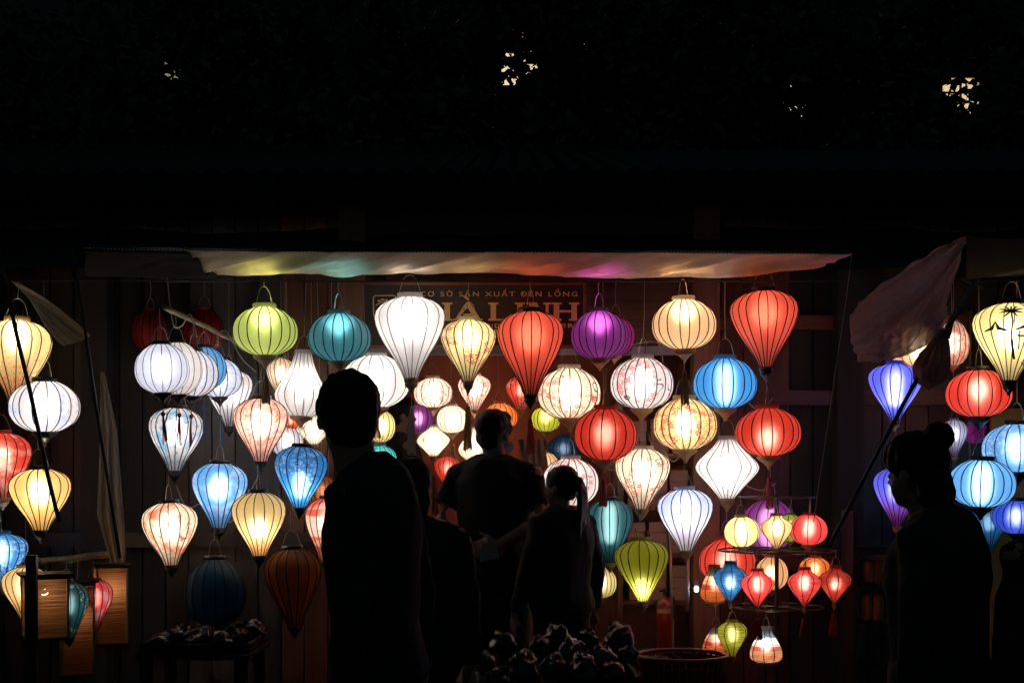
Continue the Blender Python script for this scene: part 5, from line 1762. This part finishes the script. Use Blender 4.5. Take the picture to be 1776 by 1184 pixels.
    bo = remeshed(body, 'body', voxel, S, root, 2)
    remeshed(top, 'shirt', 0.015, shirt, root, 5, (14.0, 0.006))
    remeshed(bot, 'trousers' if not skirt else 'skirt', 0.016, trousers, root, 4, (10.0, 0.006))
    if hair:
        remeshed(hairm, 'hair', 0.0085, M_HAIRB if hair == 'pony' else M_HAIR, root, 2, (38.0, 0.0055))
    for q in (-1, 1):
        mb = MB(); mb.ball(h(q * 0.030, 0.074, 0.000) * k, 0.010 * k, n=8, m=6); mb.build('eye', plain('eye', (0.25, 0.22, 0.2), 0.2), root, True)
        mb = MB(); an = V(q * .10, -.02, .085); mb.tube([(an + V(0, -.05, -.045)) * k, (an + V(0, .06, -.048)) * k, (an + V(0, .185, -.058)) * k], [.040, .043, .030], 10); mb.build('shoe', M_BLACK, root, True)
    return root, k, h


M_TEE = plain('black_cotton', (0.014, 0.014, 0.015), 0.9)
M_TEE2 = plain('dark_cotton', (0.020, 0.018, 0.020), 0.9)
M_BROWNJ = plain('dark_brown_jacket', (0.05, 0.022, 0.016), 0.85)
M_JEAN = plain('dark_denim', (0.016, 0.018, 0.024), 0.9)
DOWN = lambda q, f=0.05: ((q * .245, -.02 + f * .2, 1.14), (q * .255, f, .88), (0, .1, -1), (-q, 0, 0), .45)

# near man, back half turned, with a rucksack
r1, k1, h1 = person('man in the foreground, dark silhouette from behind with short hair and a dark shirt', 655, 3.9, 655, 1.785, -74, M_TEE, M_JEAN,
                    (DOWN(-1, -.01), DOWN(1, -.03)), head_yaw=58, hair='short', floor=0.0, long_sleeve=True, shx=0.86, bulk=0.82, lean=0.015, head_fwd=0.055)
# short customer right behind him
person('short dark-haired person in black standing just behind the near man', 712, 5.2, 788, 1.555, 8, M_TEE2, M_JEAN, (DOWN(-1, .06), DOWN(1, .06)), head_yaw=-12, hair='bob', female=True, long_sleeve=True, floor=0.0, bulk=1.3, shx=1.2, nod=8)

# shopkeeper inside, dark shirt
person('shopkeeper in a dark shirt inside the shop behind the near man', 690, 8.62, 690, 1.70, 62, M_TEE2, M_JEAN, (DOWN(-1), DOWN(1)), head_yaw=6, hair='short', floor=0.28)

# man in black T-shirt, hands clasped behind his back
r3, k3, h3 = person('man in a black T-shirt and face mask with hands clasped behind his back', 858, 6.95, 713, 1.70, 16, M_TEE, M_JEAN,
                    (((-.268, -.085, 1.185), (-.060, -.175, 1.045), (1, -.10, -.12), (0, 1, .1), .35), ((.268, -.085, 1.185), (.075, -.190, 1.070), (-1, -.08, -.18), (0, 1, .1), .45)),
                    head_yaw=22, hair='short', voxel=0.0078, bulk=1.08, shx=1.06)
mb = MB()
for (z, w, y) in ((-0.028, .062, .064), (-0.05, .060, .082), (-0.085, .046, .075)):
    pass
mk = MB()
mk.ball(h3(0, 0.030, -0.060), 0.067, 0.083, 0.046, 18, 12, Matrix.Rotation(-math.radians(22), 3, 'Z'))
mk.v = [tuple(Vector(p) * k3) for p in mk.v]
mk.build('face_mask', plain('blue_mask', (0.14, 0.26, 0.36), 0.8), r3, True)
for q in (-1, 1):
    mb = MB(); mb.tube([h3(q * .064, .035, -.045) * k3, h3(q * .078, .0, -.02) * k3, h3(q * .08, -.026, .004) * k3], 0.0018, 5); mb.build('mask_loop', plain('white_thread', (0.7, 0.7, 0.7), 0.7), r3)
# folded paper in his hand
M3 = Matrix.Translation(r3.location) @ Matrix.Rotation(r3.rotation_euler[2], 4, 'Z')
pc = M3 @ (Vector((0.035, -.222, 1.030)) * k3)
mb = MB(); mb.box((0, 0, 0), (.095, .010, .060), Matrix.Rotation(-.25, 3, 'Y')); mb.box((0.004, .008, -0.004), (.088, .004, .055), Matrix.Rotation(-.18, 3, 'Y'))
tag(mb.build('phone', plain('pale_phone', (0.50, 0.42, 0.38), 0.35, vary=.1), None, False, pc), 'pale phone held behind the back of the man in black T-shirt', 'phone')

# girl with a ponytail
person('girl with a long ponytail looking at the lanterns beside the man in black T-shirt', 974, 6.7, 817, 1.42, -34, M_TEE2, M_JEAN, (DOWN(-1, .12), DOWN(1, .02)), head_yaw=-24, hair='pony', female=True, nod=4, long_sleeve=True, bulk=1.15)

# woman with a bun at the right
person('woman with a hair bun in dark clothes, silhouette in front of the right stall', 1628, 4.2, 728, 1.62, -52, M_TEE2, M_JEAN,
       (DOWN(-1, .0), DOWN(1, .02)), head_yaw=12, hair='bun', female=True, long_sleeve=True, floor=0.0, bulk=1.12, shx=1.04, nod=6, head_fwd=0.06)
# person at the right edge
person('person in a brown jacket cut by the right picture edge', 1868, 4.1, 800, 1.56, -10, M_BROWNJ, M_JEAN, (DOWN(-1), DOWN(1)), head_yaw=-10, hair='short', long_sleeve=True, floor=0.0, bulk=1.15, shx=1.1)
